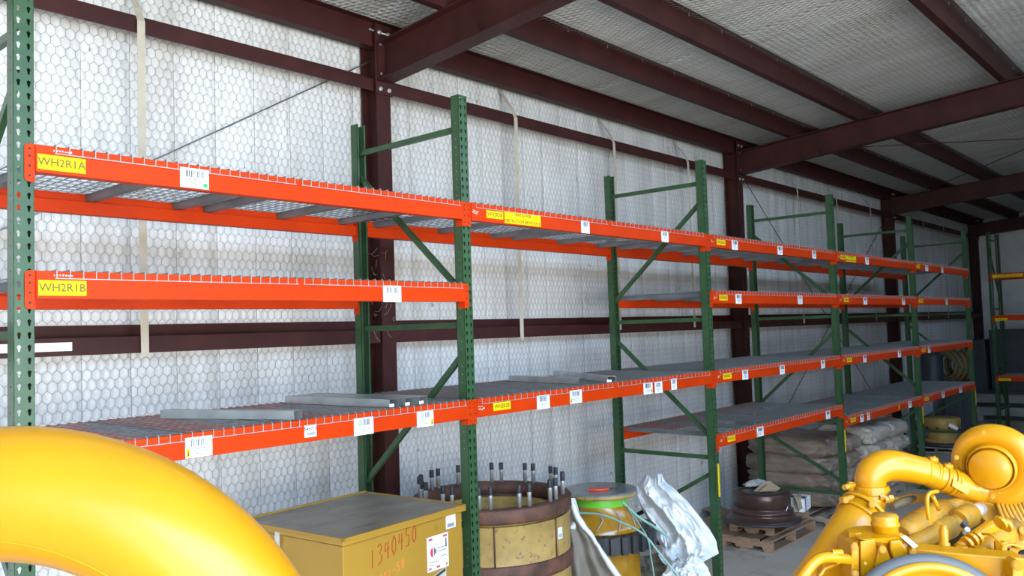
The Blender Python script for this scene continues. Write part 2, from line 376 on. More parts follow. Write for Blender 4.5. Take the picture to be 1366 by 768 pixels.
for nm, z, upper in gl:
    for k, (x0,x1) in enumerate(bays):
        z0, z1 = z, z+.10
        m = empty('wall_girt', (x0, 1.53, z0), 0, 'maroon %s wall girt %s' % (nm, bn[k]), 'girt', 'horizontal wall girts')
        L = x1-x0
        f = MB(); f.box(0, L, 0, .003, 0, .10); f.build('front_flange', M_MAROON, m)
        f = MB(); f.box(0, L, .003, .20, .097, .10); f.build('web', M_MAROON, m)
        f = MB(); f.box(0, L, .165, .168, .10, .175); f.build('back_flange', M_MAROON, m)
        if not upper:
            f = MB(); f.box(0, L, -.0, .018, -.004, .0); f.build('lip', M_MAROON, m)
pb = [(-6.0,3.17),(3.17,9.5),(9.5,16.1),(16.1,XE)]
pls = {1.54:'eave strut along the top of the wall', .70:'first roof purlin out from the wall', -.15:'second roof purlin out from the wall', -1.76:'third roof purlin out from the wall', -3.37:'fourth roof purlin, nearly overhead', -4.98:'fifth roof purlin, behind the camera'}
for y, nm in pls.items():
    for k, (x0, x1) in enumerate(pb):
        eave = y == 1.54
        zb = 4.795 if eave else zroof(y)-.215
        h = zroof(y)-zb-(.035 if eave else .014)
        m = empty('eave_strut' if eave else 'roof_purlin', (x0, y, zb), 0, 'maroon %s, %s' % (nm, ('left of the nearest rafter','between first and second rafter','between second and third rafter','beyond the third rafter')[k]), 'purlin', 'roof purlins')
        L = x1-x0
        f = MB(); f.box(0, L, 0, .003, 0, h); f.build('web', M_MAROON, m)
        f = MB(); f.box(0, L, .003, .095 if eave else .075, 0, .003); f.box(0, L, .072 if not eave else .092, .075 if not eave else .095, .003, .022); f.build('bottom_flange', M_MAROON, m)
        f = MB(); f.box(0, L, -.07, .003, h, h+.003); f.build('top_flange', M_MAROON, m)
        if k in (1,2) and y < 1.5:
            for q in range(int(L/.6)):   # roofing screw tips hanging through
                f = MB(); f.tube([(q*.6+.2,-.03,h),(q*.6+.2,-.03,h-.03)], .0022, 4, True, False); f.build('screw_tip', M_STEEL, m)
# strap bands hanging down the wall
sxs = [1.20, 4.81, 6.46, 8.09, 11.48, 13.13, 14.82, 18.16, 19.74]
sl_ = ['tan strap hanging down the wall in the first rack bay', 'tan strap on the wall in the second bay, nearest the camera', 'tan strap on the wall behind the second bay, middle one', 'tan strap on the wall just left of the middle column',
       'tan strap on the wall just right of the middle column', 'tan strap on the wall by the fourth bay upright', 'tan strap on the wall above the fourth bay', 'tan strap on the wall just beyond the third column', 'tan strap on the wall near the far end']
for i, X in enumerate(sxs):
    zb = 2.385 if i < 2 else 2.44
    pts = [(1.715,4.84),(1.66,4.74),(1.56,4.60),(1.512,4.50),(1.508,4.3),(1.512,3.4),(1.508,2.7),(1.51,zb)]
    f = MB(); V = []; w = .025
    for (y,z) in pts:
        dx = .008*math.sin(z*1.3+i)
        V += [(X-w+dx,y,z),(X+w+dx,y,z)]
    f.add(V, [(2*k,2*k+1,2*k+3,2*k+2) for k in range(len(pts)-1)], False)
    o = f.build('strap_band', M_STRAP, solid=.002); tag(o, sl_[i], 'strap', 'straps hanging over the wall girts')
# cross bracing rods
rods = [((-2.9,1.62,1.2),(3.14,1.62,4.70),'thin steel brace rod climbing to the nearest column'),
        ((9.56,1.62,4.72),(16.0,1.62,.25),'thin brace rod running down from the middle column'),
        ((9.6,1.66,.25),(16.06,1.66,4.40),'thin brace rod running up to the third column'),
        ((9.5,1.3,4.78),(16.1,-4.6,5.16),'thin roof brace rod crossing under the purlins from the middle column'),
        ((16.1,1.2,4.80),(9.5,-4.7,5.16),'thin roof brace rod crossing under the purlins from the third column')]
for a_, b_, lb in rods:
    tag(MB().tube([a_, b_], .006, 6).build('brace_rod', M_MAROON if a_[0] > 0 else M_GALV), lb, 'rod', 'bracing rods')
t = MB(); t.tube([(2.98,1.62,4.97),(3.30,1.35,4.83)], .007, 6); o = t.build('brace_rod', M_STEEL); tag(o, 'bright threaded rod end with nut at the top of the nearest column', 'rod')
t = MB(); t.disc((3.25,1.39,4.85),(.76,-.62,-.3),.022,10,.02); t.build('nut', M_STEEL, o)
# stuck white paper on the lower girt
f = MB(); f.box(.05,.775, 1.524,1.527, 2.435,2.485); tag(f.build('paper_strip', M_WHITE), 'torn white paper strip stuck on the lower wall girt at left', 'paper')
# cobwebs: thin sagging threads with dust on the nearest column
random.seed(3)
for (cx, cy, cz, lb) in ((3.07,1.47,2.62,'dusty cobweb strands on the nearest column under the second beam'),(3.05,1.49,3.02,'dusty cobweb strands beside the nearest column')):
    f = MB()
    for k in range(9):
        p = Vector((cx+random.uniform(-.10,.12), cy, cz+random.uniform(-.12,.12))); q = p+Vector((random.uniform(-.10,.10), random.uniform(-.0,.01), random.uniform(-.14,.10)))
        f.tube([p, (p+q)/2+Vector((0,0,-.02)), q], (.0008), 3, False)
    tag(f.build('cobweb', M_FOAM), lb, 'cobweb')
# ================================================================ PALLET RACKING
ZT = 3.963; D = 1.077; P = .0508; CW = .0762
FX = [0, 2.532, 5.658, 8.784, 11.91, 15.035]
LV = {'A':3.284, 'B':2.772, 'C':2.052, 'D':1.481, 'E':1.336}
def column_mesh(rows, name='upright'):
    """C-section with two rows of teardrop holes in the face and small round holes down both sides"""
    V = []; Fc = []
    def cell(o, ax, w, h, hole, inv=False):
        # rectangle w x h at origin o along ax (and z), hole polygon of 8 points
        base = len(V); cx, cz = w/2, h/2
        rect = [(0,0),(w/2,0),(w,0),(w,h/2),(w,h),(w/2,h),(0,h),(0,h/2)]
        for (a, b) in rect: V.append((o[0]+ax[0]*a, o[1]+ax[1]*a, o[2]+b))
        for (a, b) in hole: V.append((o[0]+ax[0]*(cx+a), o[1]+ax[1]*(cx+a), o[2]+cz+b))
        for i in range(8):
            j = (i+1) % 8; q = (base+i, base+j, base+8+j, base+8+i); Fc.append(q[::-1] if inv else q)
    tear = [(-.0035,-.014),(0,-.0155),(.0035,-.014),(.0055,-.002),(.0085,.006),(0,.0135),(-.0085,.006),(-.0055,-.002)]
    rnd = [(-.0022,-.0032),(0,-.004),(.0022,-.0032),(.0034,0),(.0022,.0032),(0,.004),(-.0022,.0032),(-.0034,0)]
    tear = [tear[0],tear[1],tear[2],tear[3],tear[4],tear[5],tear[6],tear[7]]
    for k in range(rows):
        z = k*P
        cell((-CW/2,0,z),(1,0),CW/2,P,tear); cell((0,0,z),(1,0),CW/2,P,tear)
        cell((-CW/2,.070,z),(0,-1),.070,P,rnd); cell((CW/2,0,z),(0,1),.070,P,rnd)
    H = rows*P
    for s in (-1,1):
        b0 = len(V); x = s*CW/2
        V.extend([(x,.070,0),(x-s*.014,.070,0),(x-s*.014,.070,H),(x,.070,H),(x-s*.014,.058,0),(x-s*.014,.058,H)])
        Fc.append((b0,b0+1,b0+2,b0+3) if s > 0 else (b0+3,b0+2,b0+1,b0)); Fc.append((b0+1,b0+4,b0+5,b0+2) if s > 0 else (b0+2,b0+5,b0+4,b0+1))
    me = bpy.data.meshes.new(name); me.from_pydata(V, [], Fc); me.materials.append(M_GREEN); me.update(); return me
UP = column_mesh(78)
foot = MB().box(-.07,.07,-.03,.10,0,.006).box(-.055,-.04,.0,.0,0,.0); foot = MB().box(-.075,.075,-.035,.11,0,.006)
def brace_mb(p, q, w=.036, t=.026):
    """open C channel between two points in the frame's plane"""
    p, q = Vector(p), Vector(q); d = (q-p); L = d.length; d.normalize(); n = Vector((1,0,0)); s = n.cross(d)
    M = Matrix(((n.x,s.x,d.x,p.x),(n.y,s.y,d.y,p.y),(n.z,s.z,d.z,p.z),(0,0,0,1)))
    f = MB()
    f.box(-t/2, -t/2+.003, -w/2, w/2, 0, L, M); f.box(-t/2+.003, t/2, -w/2, -w/2+.003, 0, L, M); f.box(-t/2+.003, t/2, w/2-.003, w/2, 0, L, M)
    return f
def make_frame(X, typ, label, rows=78, depth=D, up=UP, loc=None, rz=0):
    t = empty('rack_frame', loc or (X,0,0), rz, label, 'rack frame', 'green upright rack frames')
    for s, y in ((1,0),(-1,depth)):
        o = link('upright', up, t, (0,y,0), (0,0,0 if s > 0 else math.pi)); q = o.modifiers.new('solid','SOLIDIFY'); q.thickness = .0025; q.offset = -1
        fm = link('foot_plate', FOOT, o)
    for z in (3.755, 2.516, 1.277, .44):
        brace_mb((0,.06,z),(0,depth-.06,z)).build('horizontal_brace', M_GREEN, t)
    for k, (zh, zl) in enumerate(((3.585,2.72),(2.34,1.46),(1.14,.58))):
        rear_high = (k % 2 == 0) == (typ == 'A')
        a, b_ = ((0,depth-.05,zh),(0,.05,zl)) if rear_high else ((0,.05,zh),(0,depth-.05,zl))
        brace_mb(a, b_).build('diagonal_brace', M_GREEN, t)
    return t
FOOT = bpy.data.meshes.new('foot_plate'); FOOT.from_pydata(foot.v, [], foot.f); FOOT.materials.append(M_GREEN)
fl = ['green perforated upright rack frame at the left edge, nearest the camera', 'green upright rack frame at the first joint, in front of the nearest maroon column',
      'green upright rack frame at the second joint, beside the white sheeting', 'green upright rack frame at the third joint, before the wrapped loads',
      'green upright rack frame at the fourth joint, right of the wrapped loads', 'olive green upright rack frame closing the far end of the long rack']
for i, X in enumerate(FX):
    t = make_frame(X, 'A' if i in (1,3) else 'B', fl[i])
    if i >= 2:
        f = MB(); f.box(CW/2+.0005, CW/2+.002, .004,.04, .92,1.30); 
        f = MB(); f.box(.005,.032, -.003,-.0005, .93,1.22); q = f.build('yellow_sticker', M_TAGY, t); tag(q, 'narrow yellow sticker')
# ---- beams
def connector_mb(s):
    f = MB(); h = .155; c = .012
    pts = [(0,c),(c,0),(.038-c*.2,0),(.038,c),(.038,h-c),(.038-c*.2,h),(c,h),(0,h-c)]
    pts = [(s*a, b_-.040) for a, b_ in pts]
    if s < 0: pts = pts[::-1]
    f.prism(pts, -.006, -.0025, axis='y')
    f.box(s*.038-.0015, s*.038+.0015, -.006, .052, -.040, .115)
    return f
conn = {}
for s in (1,-1):
    o = connector_mb(s).build('connector', M_ORANGE); conn[s] = o.data; bpy.data.objects.remove(o)
rv = MB(); rv.disc((0,0,0),(0,1,0),.0048,8,.002); o = rv.build('rivet_hole', M_BLACK); RV = o.data; bpy.data.objects.remove(o)
_beam = {}
def beam_mesh(L):
    if L not in _beam:
        # step beam section, y,z : face at the front, step behind for the deck
        sec = [(-.016,0),(.042,0),(.042,.070),(.012,.070),(.012,.114),(-.016,.114)]
        f = MB(); f.prism(sec, 0, L, axis='x'); o = f.build('beam', M_ORANGE, bev=.0); _beam[L] = o.data; bpy.data.objects.remove(o)
    return _beam[L]
FM = lambda x, z, y=-.0166: Matrix(((1,0,0,x),(0,0,-1,y),(0,1,0,z),(0,0,0,1)))
_bc = {}
def barcode(parent, x0, x1, tall=True, yellow=None, number=None, dot=False, z1=.088):
    w = x1-x0; h = .092 if tall else .062
    f = MB(); f.box(x0, x1, -.0172, -.0162, z1-h, z1); lb = f.build('barcode_label', M_WHITE, parent)
    random.seed(int(x0*1000)); f = MB(); x = x0+w*.2
    if number is None:
        while x < x0+w*.8:
            t = random.choice((.0018,.003,.0045)); f.box(x, x+t, -.0178,-.0172, z1-h*.46, z1-h*.1); x += t+random.choice((.002,.003,.006))
        for k, (a, c) in enumerate(((.3,.7),(.18,.82),(.35,.65))):
            zz = z1-h*(.56+.13*k); xx = x0+w*a
            while xx < x0+w*c: l = random.uniform(.003,.009); f.box(xx, xx+l, -.0178,-.0172, zz-.0018, zz+.0018); xx += l+.0025
        f.build('barcode_print', M_INK, lb)
    else:
        text(number, h*.42, M_INK, lb, FM(x0+w/2, z1-h*.34, -.0176), 'CENTER')
        while x < x0+w*.85: f.box(x, x+.0025, -.0178,-.0172, z1-h*.85, z1-h*.6); x += .0045
        f.build('barcode_print', M_INK, lb)
    if yellow:
        f = MB(); a = x0+.004 if yellow == 'L' else x1-.022; f.box(a, a+.018, -.0182,-.0174, z1-h+.004, z1-h+.042); y = f.build('yellow_patch', M_TAGY, lb)
        f = MB(); f.prism([(a+.007,z1-h+.036),(a+.007,z1-h+.018),(a+.003,z1-h+.018),(a+.009,z1-h+.008),(a+.015,z1-h+.018),(a+.011,z1-h+.018),(a+.011,z1-h+.036)], -.0190,-.0183, axis='y') ; bb = f
        f.build('arrow_print', M_INK, lb)
    if dot: f = MB(); f.disc((x1-.018,-.0182,z1-h+.017),(0,1,0),.011,16,.001); tag(f.build('green_dot', M_GREENDOT, lb), 'round green dot')
    return lb
def ytag(parent, x0, x1, s, z=.052, h=.056, size=None, lines=None):
    f = MB(); f.box(x0, x1, -.0172,-.0162, z-h/2, z+h/2); t = f.build('location_tag', M_TAGY, parent)
    w = x1-x0
    for k, l in enumerate(lines or [s]):
        zz = z if not lines else z+h*(.27-.54*k)
        sz = size or min(h*.78, w/len(l)*1.48)
        text(l, sz, M_INKB, t, FM(x0+w/2, zz, -.0176), 'CENTER')
    return t
LBL = {
 ('A',0):[('t',.045,.232,'WH2R1A'),('d',.648,.789)], ('B',0):[('t',.046,.232,'WH2R1B'),('w',1.833,1.966)],
 ('C',0):[('l',.657,.788),('n',1.294,1.367,'549770'),('w',1.608,1.741),('r',2.062,2.192)],
 ('A',1):[('s',2.706,2.866,'WH2R2A'),('T',2.88,3.255,('WATCH FOR','OBSTRUCTION ABOVE RACK')),('v',3.713,3.835),('v',4.83,4.962)],
 ('C',1):[('s',2.715,2.88,'WH2R2B'),('w',3.149,3.286),('l',3.515,3.657),('r',4.474,4.607),('p',4.642,4.757),('v',4.888,4.997)],
 ('A',2):[('s',5.805,5.975,'WH2R3A'),('v',6.095,6.236),('v',7.12,7.261),('v',8.035,8.166)],
 ('B',2):[('s',5.809,5.971,'WH2R3B'),('v',6.123,6.263),('v',7.578,7.72)],
 ('C',2):[('s',5.813,5.982,'WH2R3C'),('v',6.19,6.332),('v',7.035,7.172),('v',8.134,8.266)],
 ('D',2):[('s',5.847,6.001,'WH2R3D'),('l',6.452,6.6),('v',8.201,8.346)],
 ('A',3):[('s',8.905,9.06,'WH2R4A'),('T',9.08,9.444,('WATCH FOR','OBSTRUCTION ABOVE RACK')),('v',9.768,9.909)],
 ('B',3):[('s',8.956,9.119,'WH2R4B'),('v',9.62,9.772),('v',11.182,11.318)],
 ('C',3):[('s',8.952,9.115,'WH2R4C'),('v',9.496,9.631),('v',10.873,11.02)],
 ('E',3):[('s',8.97,9.145,'WH2R4D'),('v',9.29,9.421),('v',9.531,9.653),('y',10.78,10.83),('v',11.211,11.364)],
 ('A',4):[('s',11.975,12.135,'WH2R5A'),('v',12.403,12.562),('v',13.266,13.398)],
 ('B',4):[('s',12.0,12.188,'WH2R5B'),('v',13.42,13.553)], ('C',4):[('s',12.0,12.181,'WH2R5C'),('v',12.298,12.435)],
 ('E',4):[('s',12.022,12.21,'WH2R5D'),('v',12.896,13.063),('v',13.924,14.112)]}
bay_n = ['first', 'second', 'third', 'fourth', 'fifth']
lev_n = {'A':'top', 'B':'second', 'C':'third', 'D':'lowest', 'E':'lowest'}
BAYS = [('A','B','C'),('A','C'),('A','B','C','D'),('A','B','C','E'),('A','B','C','E')]
def lev_word(i, l): 
    if i == 0: return {'A':'top','B':'middle','C':'bottom'}[l]
    if i == 1: return {'A':'top','C':'lower'}[l]
    return lev_n[l]
def make_beam(L, label, group, front=True):
    t = empty('rack_beam', (0,0,0), 0, label, 'rack beam', group)
    o = link('beam', beam_mesh(L), t, (.0398,0,0)); q = o.modifiers.new('b','BEVEL'); q.width = .003; q.segments = 2
    for s, x in ((1,0),(-1,L+.0796)):
        c = link('connector', conn[s], t, (x,0,0))
        if front:
            for z in (-.015,.025,.065,.095): link('rivet_hole', RV, c, (s*.019,-.0065,z))
    return t
# ---- wire decks
_deck = {}
def deck_meshes(W_, pitch):
    k = (W_, pitch)
    if k not in _deck:
        r = .0031; f = MB(); lip = MB(); n = int(round((W_-.02)/pitch)); 
        y0, y1 = -.021, D+.021
        for i in range(n+1):
            x = .01+i*(W_-.02)/n
            f.tube([(x,y0+.004,.0035),(x,y1-.004,.0035),(x,y1,-.004),(x,y1-.001,-.031)], r, 4, False, False)
            lip.tube([(x,y0+.001,-.031),(x,y0,.001),(x,y0+.006,.0075),(x,y0+.025,.0037)], .0021, 4, False, False)
        lip.tube([(0.002,y0-.004,-.031),(W_-.002,y0-.004,-.031)], .0022, 4, False, False)
        for y, z in [(y1+.004,-.031)]+[(.045+q*(D-.09)/12,-.0015) for q in range(13)]:
            f.tube([(0.002,y,z),(W_-.002,y,z)], r, 4, False, False)
        a = f.build('wire_mesh', M_DECK).data; lp = lip.build('front_lip', M_WIRE).data
        g = MB(); g.prism([(-.032,0),(-.026,0),(-.020,-.034),(.020,-.034),(.026,0),(.032,0),(.024,-.038),(-.024,-.038)], .014, D-.014, axis='y')
        # channel: two sides and floor, flared lips
        g = MB()
        V = []; sec = [(-.038,-.006),(-.028,-.006),(-.022,-.042),(.022,-.042),(.028,-.006),(.038,-.006)]
        for y in (.014, D-.014): V += [(x,y,z) for x,z in sec]
        g.add(V, [(i,i+1,i+7,i+6) for i in range(5)])
        c = g.build('support_channel', M_CHAN).data
        for o in [o for o in bpy.data.objects if o.data in (a, c, lp)]: bpy.data.objects.remove(o)
        _deck[k] = (a, c, lp)
    return _deck[k]
for i in range(5):
    X0, X1 = FX[i], FX[i+1]; L = round(X1-X0-.0796, 4)
    for l in BAYS[i]:
        z = LV[l]-.114
        b = make_beam(L, 'orange front beam of the %s bay, %s level%s' % (bay_n[i], lev_word(i,l), {('A',0):', tagged WH2R1A',('B',0):', tagged WH2R1B'}.get((l,i),', with small tags')), 'orange front beams')
        b.location = (X0, 0, z)
        for q in LBL.get((l,i), []):
            k, a0, a1 = q[0], q[1]-X0, q[2]-X0
            if k == 't': ytag(b, a0, a1, q[3], z=.045, h=.062)
            elif k == 's': ytag(b, a0, a1, q[3], z=.052, h=.050, size=.036)
            elif k == 'T': ytag(b, a0, a1, None, z=.046, h=.078, lines=q[3], size=.028)
            elif k == 'd': barcode(b, a0, a1, dot=True, z1=.098)
            elif k == 'l': barcode(b, a0, a1, yellow='L', z1=.095)
            elif k == 'r': barcode(b, a0, a1, yellow='R', z1=.085)
            elif k == 'w': barcode(b, a0, a1)
            elif k == 'v': barcode(b, a0+.01, a1-.01, z1=.090)
            elif k == 'p': barcode(b, a0, a1, z1=.082)
            elif k == 'n': barcode(b, a0, a1, False, number=q[3], z1=.085)
            elif k == 'y': MB().box(a0, a1, -.0172,-.0162, .02,.08).build('yellow_patch', M_TAGY, b)
        # worn maker's print beside the left end: small illegible specks
        f = MB(); random.seed(i*7+ord(l))
        xo = .105 if i == 0 else .048; zo = .097 if i == 0 else .052
        if i == 0:
            for k in range(7): f.box(xo+k*.011, xo+k*.011+random.uniform(.004,.008), -.0170,-.0163, zo-.004, zo+random.uniform(.0,.005))
        else:
            for k in range(12):
                a = random.uniform(-.026,.026); zz = random.uniform(-.012,.014); f.box(xo+a+.02, xo+a+.02+random.uniform(.006,.016), -.0170,-.0163, zo+zz, zo+zz+.004)
        f.build('worn_print', M_LOGO, b)
        r = make_beam(L, 'orange rear beam of the %s bay, %s level, on the wall side' % (bay_n[i], lev_word(i,l)), 'orange rear beams', False)
        r.location = (X1, D, z); r.rotation_euler = (0,0,math.pi)
        W_ = 1.168 if i == 0 else 1.455; pt = .0515 if i == 0 else .0635
        me, ch, lp = deck_meshes(W_, pt)
        gap = (X1-X0-.09-2*W_)/3
        for s in (0,1):
            x = X0+.045+gap*(1+s)+s*W_
            if i == 0: x = X0 + (.105,1.30)[s]
            if i == 1: x = (2.60,4.105)[s]
            t = empty('wire_deck', (x, 0, LV[l]), 0, 'galvanised wire deck, %s one in the %s bay, %s level' % (('nearer','farther')[s], bay_n[i], lev_word(i,l)), 'wire deck', 'wire decks on the orange beams')
            link('wire_mesh', me, t); link('front_lip', lp, t)
            for c in (.065,.505,.925): link('support_channel', ch, t, (W_*c,0,0))
# ---- loose galvanised channels lying on the decks
def loose_channel(p, q, z, label, w=.070, h=.042, labeled=False):
    p, q = Vector((*p, z)), Vector((*q, z)); d = q-p; L = d.length; a = math.atan2(d.y, d.x)
    t = empty('loose_support_channel', p, a, label, 'steel channel', 'loose channels lying on the decks')
    f = MB(); V = []; sec = [(-.046,0),(-.036,0),(-.030,h),(.030,h),(.036,0),(.046,0)]
    sec = [(-.020,.003),(-.034,.0),(-.034,h),(.034,h),(.034,.0),(.020,.003)]
    for x in (0, L): V += [(x,y,zz) for y,zz in sec]
    f.add(V, [(i,i+1,i+7,i+6) for i in range(5)]); f.build('channel', M_GALV, t, solid=.002)
    if labeled:
        f = MB(); f.box(L-.03, L+.001, -.050,-.0360, .0,.02); f = MB(); f.box(L+.002, L+.004, -.040,-.004, .0,.017); tag(f.build('paper_label', M_WHITE, t), 'small white end label')
    return t
zc = LV['C']+.007
loose_channel((.98,.82),(1.27,.0),zc,'galvanised channel lying alone across the first bay lower deck')
loose_channel((1.88,.98),(1.95,.05),zc,'front one of three galvanised channels lying together on the first bay deck',labeled=True)
loose_channel((1.985,1.0),(2.055,.035),zc,'middle one of three galvanised channels lying together on the first bay deck',labeled=True)
loose_channel((2.09,1.01),(2.16,.03),zc,'rear one of three galvanised channels lying together on the first bay deck',labeled=True)
loose_channel((4.66,1.0),(4.07,.005),zc,'galvanised channel lying across the second bay lower deck',labeled=True)
loose_channel((3.97,.92),(3.80,.08),zc+.003,'galvanised channel lying aslant on the second bay deck, left of the labelled one')
# ---- separate rack against the end wall, beams running away from the wall of the long rack
RX, RY = 19.2, .514
UP2 = column_mesh(84)
for k, (y, lb) in enumerate(((RY,'dark green perforated rack frame at the right edge, before the end wall'),(RY-2.82,'second frame of the end wall rack, outside the view'))):
    t = empty('rack_frame', (RX, y, 0), -math.pi/2, lb, 'rack frame', 'frames of the end wall rack')
    for s, yy in ((1,0),(-1,.9)):
        o = link('upright', UP2, t, (0,yy,0), (0,0,0 if s > 0 else math.pi)); q = o.modifiers.new('solid','SOLIDIFY'); q.thickness = .0025; q.offset = -1
    for z in (4.1,2.6,1.3,.44): brace_mb((0,.06,z),(0,.84,z)).build('horizontal_brace', M_GREEN, t)
    for z0, z1 in ((3.9,2.75),(2.5,1.45),(1.2,.55)): brace_mb((0,.05,z0),(0,.85,z1)).build('diagonal_brace', M_GREEN, t)
for k, z in enumerate((3.36,2.46,1.18)):
    for rear in (0,1):
        b = make_beam(2.74, 'orange %s beam of the end wall rack, %s level' % (('front','rear')[rear], ('top','middle','lowest')[k]), 'beams of the end wall rack', not rear)
        b.location = (RX+(.9 if rear else 0), RY-(2.82 if rear else 0), z-.114); b.rotation_euler = (0,0,math.pi/2 if rear else -math.pi/2)
        if not rear:
            if k == 0: ytag(b, .045,.62,None,z=.05,h=.07,lines=('WATCH FOR','OBSTRUCTION ABOVE RACK'),size=.028); barcode(b,.70,.84)
            else: ytag(b,.045,.28,'WH2R6'+'AB'[k-1],z=.03,h=.055,size=.036); barcode(b,.66,.79)
    if k != 1:
        me, ch, lp = deck_meshes(1.3,.0635)
        for s in (0,1):
            t = empty('wire_deck', (RX, RY-.06-s*1.36, z), -math.pi/2, 'wire deck on the end wall rack, %s level, %s half' % (('top','middle','lowest')[k], ('left','right')[s]), 'wire deck', 'wire decks of the end wall rack'); t.scale = (1,.82,1)
            link('wire_mesh', me, t); link('front_lip', lp, t)
            for c in (.15,.5,.85): link('support_channel', ch, t, (1.3*c,0,0))
# ================================================================ THINGS STORED UNDER THE RACKS
def lumpy(nu, nv, fn):
    V = [fn(i/(nu), j/(nv)) for j in range(nv+1) for i in range(nu+1)]
    return V, [(j*(nu+1)+i, j*(nu+1)+i+1, (j+1)*(nu+1)+i+1, (j+1)*(nu+1)+i) for j in range(nv) for i in range(nu)]
def ridged(p, s, seed=0.):
    v = 0; a = 1; 
    for k in range(4): v += a*(1-abs(noise.noise(Vector(p)*s+Vector((seed,seed*.7,k*3.1))))*2.2); a *= .5; s *= 2.05
    return v-1.0
# ---- ochre steel job box
BX = empty('job_box', (1.43,-.13,0), math.radians(4.2), 'ochre steel storage box with brown grimy lid and red handwritten number 1340450', 'storage box')
bw, bd, bh = .955, .85, 1.45
f = MB(); f.box(.012,bw-.012,.012,bd-.012,.10,bh-.05); body = f.build('body', M_YELBOX, BX, bev=.004)
f = MB()
for x in (.08,bw-.20): f.box(x,x+.10,.02,bd-.02,0,.10)
f.build('skid', M_YELBOX, BX)
f = MB(); f.box(-.004,bw+.004,-.012,bd+.01,bh-.044,bh-.014); lid = f.build('lid', M_YELBOX, BX, bev=.004)
# lid skin slightly dished with a raised rear and right rim
V, Fc = lumpy(24, 20, lambda u,v: (u*bw, v*bd-.006, bh-.0085-.003*math.sin(math.pi*u)*math.sin(math.pi*v)+.001*noise.noise(Vector((u*6,v*6,1)))))
f = MB().add(V, Fc, True); f.build('lid_skin', M_LIDTOP, lid)
f = MB(); f.box(-.004,bw+.004,bd-.006,bd+.01,bh-.02,bh); f.box(bw-.012,bw+.004,-.012,bd,bh-.02,bh-.004); f.box(-.004,.008,-.012,bd,bh-.02,bh-.007); f.box(-.004,bw,-.012,.004,bh-.02,bh-.006); f.build('lid_rim', M_YELBOX, lid)
FB = lambda x, z, ang=0.: Matrix.Translation((x,.0112,z)) @ Matrix.Rotation(ang,4,'Y') @ Matrix(((1,0,0,0),(0,0,-1,0),(0,1,0,0),(0,0,0,1)))
# stickers: x along the face 0..bw
f = MB(); f.box(.80,.885,.0100,.0112,1.325,1.40); s = f.build('number_label', M_WHITE, body); text('549757', .026, M_INK, s, FB(.842,1.38), 'CENTER')
f = MB(); x = .812
while x < .872: f.box(x,x+.003,.0094,.0100,1.332,1.355); x += .0055
f.build('barcode_print', M_INK, s)
f = MB(); f.box(.58,.76,.0100,.0112,1.07,1.265); s = f.build('warning_label', M_WHITE, body); tag(s, 'white label with red stripes and hand symbol'); WL = s; s.location = (.055,0,.045)
f = MB(); f.box(.592,.625,.0094,.0100,1.243,1.255); f.box(.715,.750,.0094,.0100,1.243,1.255); f.box(.592,.612,.0094,.0100,1.080,1.092); f.box(.655,.685,.0094,.0100,1.080,1.092); f.box(.735,.750,.0094,.0100,1.080,1.092); f.build('red_stripe', M_PINK, s)
f = MB(); f.prism([(.628,1.205),(.610,1.195),(.604,1.175),(.610,1.155),(.628,1.145)], .0094,.0100, axis='y'); f.build('round_symbol', M_PINK, s)
f = MB(); f.box(.636,.643,.0094,.0100,1.155,1.200); f.box(.645,.655,.0094,.0100,1.165,1.190); f.box(.735,.745,.0094,.0100,1.185,1.235); f.build('dark_symbol', M_INK, s)
f = MB(); random.seed(2)
for r_, (a, c) in enumerate(((.665,.735),(.665,.735),(.60,.66),(.69,.74),(.60,.63))):
    z = (1.190,1.172,1.120,1.140,1.105)[r_]; x = a
    while x < c: l = random.uniform(.004,.010); f.box(x,x+l,.0094,.0100,z-.0025,z+.0025); x += l+.003
f.build('small_print', M_INK, s)
f = MB(); f.prism([(.60,.93),(.628,1.03),(.742,1.062),(.742,.86),(.58,.80)], .0104,.0112, axis='y'); s = f.build('peeling_sticker', M_STRAP, body); s.location = (.05,0,.055); tag(s, 'torn peeling sticker with dark print')
f = MB(); f.prism([(.632,1.010),(.632,1.026),(.735,1.055),(.735,1.036)], .0096,.0103, axis='y'); f.build('dark_print', M_INK, s)
f = MB(); f.prism([(.605,.80),(.615,.93),(.70,.86),(.735,.97),(.735,.80)], .0060,.0103, axis='y'); f.build('torn_layer', M_YELBOX, s)
# handwriting: strokes in digit cells, drawn as thin strips of marker
DG = {'1':[[(0.3,0),(.35,1)]], '3':[[(0,.95),(.5,1),(.75,.8),(.35,.52),(.75,.35),(.55,.05),(0,0)]], '4':[[(.15,1),(.0,.5),(.8,.55)],[(.6,.95),(.5,0)]],
      '6':[[(.65,1),(.2,.75),(0,.35),(.2,.02),(.6,.08),(.72,.4),(.45,.55),(.1,.4)]], '0':[[(.45,1),(.05,.7),(.02,.3),(.3,0),(.65,.2),(.72,.65),(.45,1)]],
      '5':[[(.75,1),(.2,.98),(.12,.6),(.55,.6),(.7,.3),(.45,.02),(.05,.05)]], '-':[[(.1,.5),(.6,.52)]], '8':[[(.4,1),(.1,.75),(.65,.3),(.35,0),(.05,.25),(.6,.78),(.4,1)]], '7':[[(0,1),(.7,.98),(.25,0)]], '9':[[(.6,.7),(.3,1),(.05,.7),(.35,.5),(.6,.7),(.45,0)]], '2':[[(.05,.8),(.35,1),(.6,.75),(.05,0),(.7,.03)]]}
def handwrite(s, x, z, w, h, slope, mt, r, name):
    f = MB()
    for k, ch in enumerate(s):
        for st in DG[ch]:
            f.tube([(x+k*w+a*w*.78, .0115, z+slope*(k*w+a*w)+c*h*(1 if k % 2 else .92)) for a, c in st], r, 4, True, False, scale=(1,1))
    return f.build(name, mt, body)
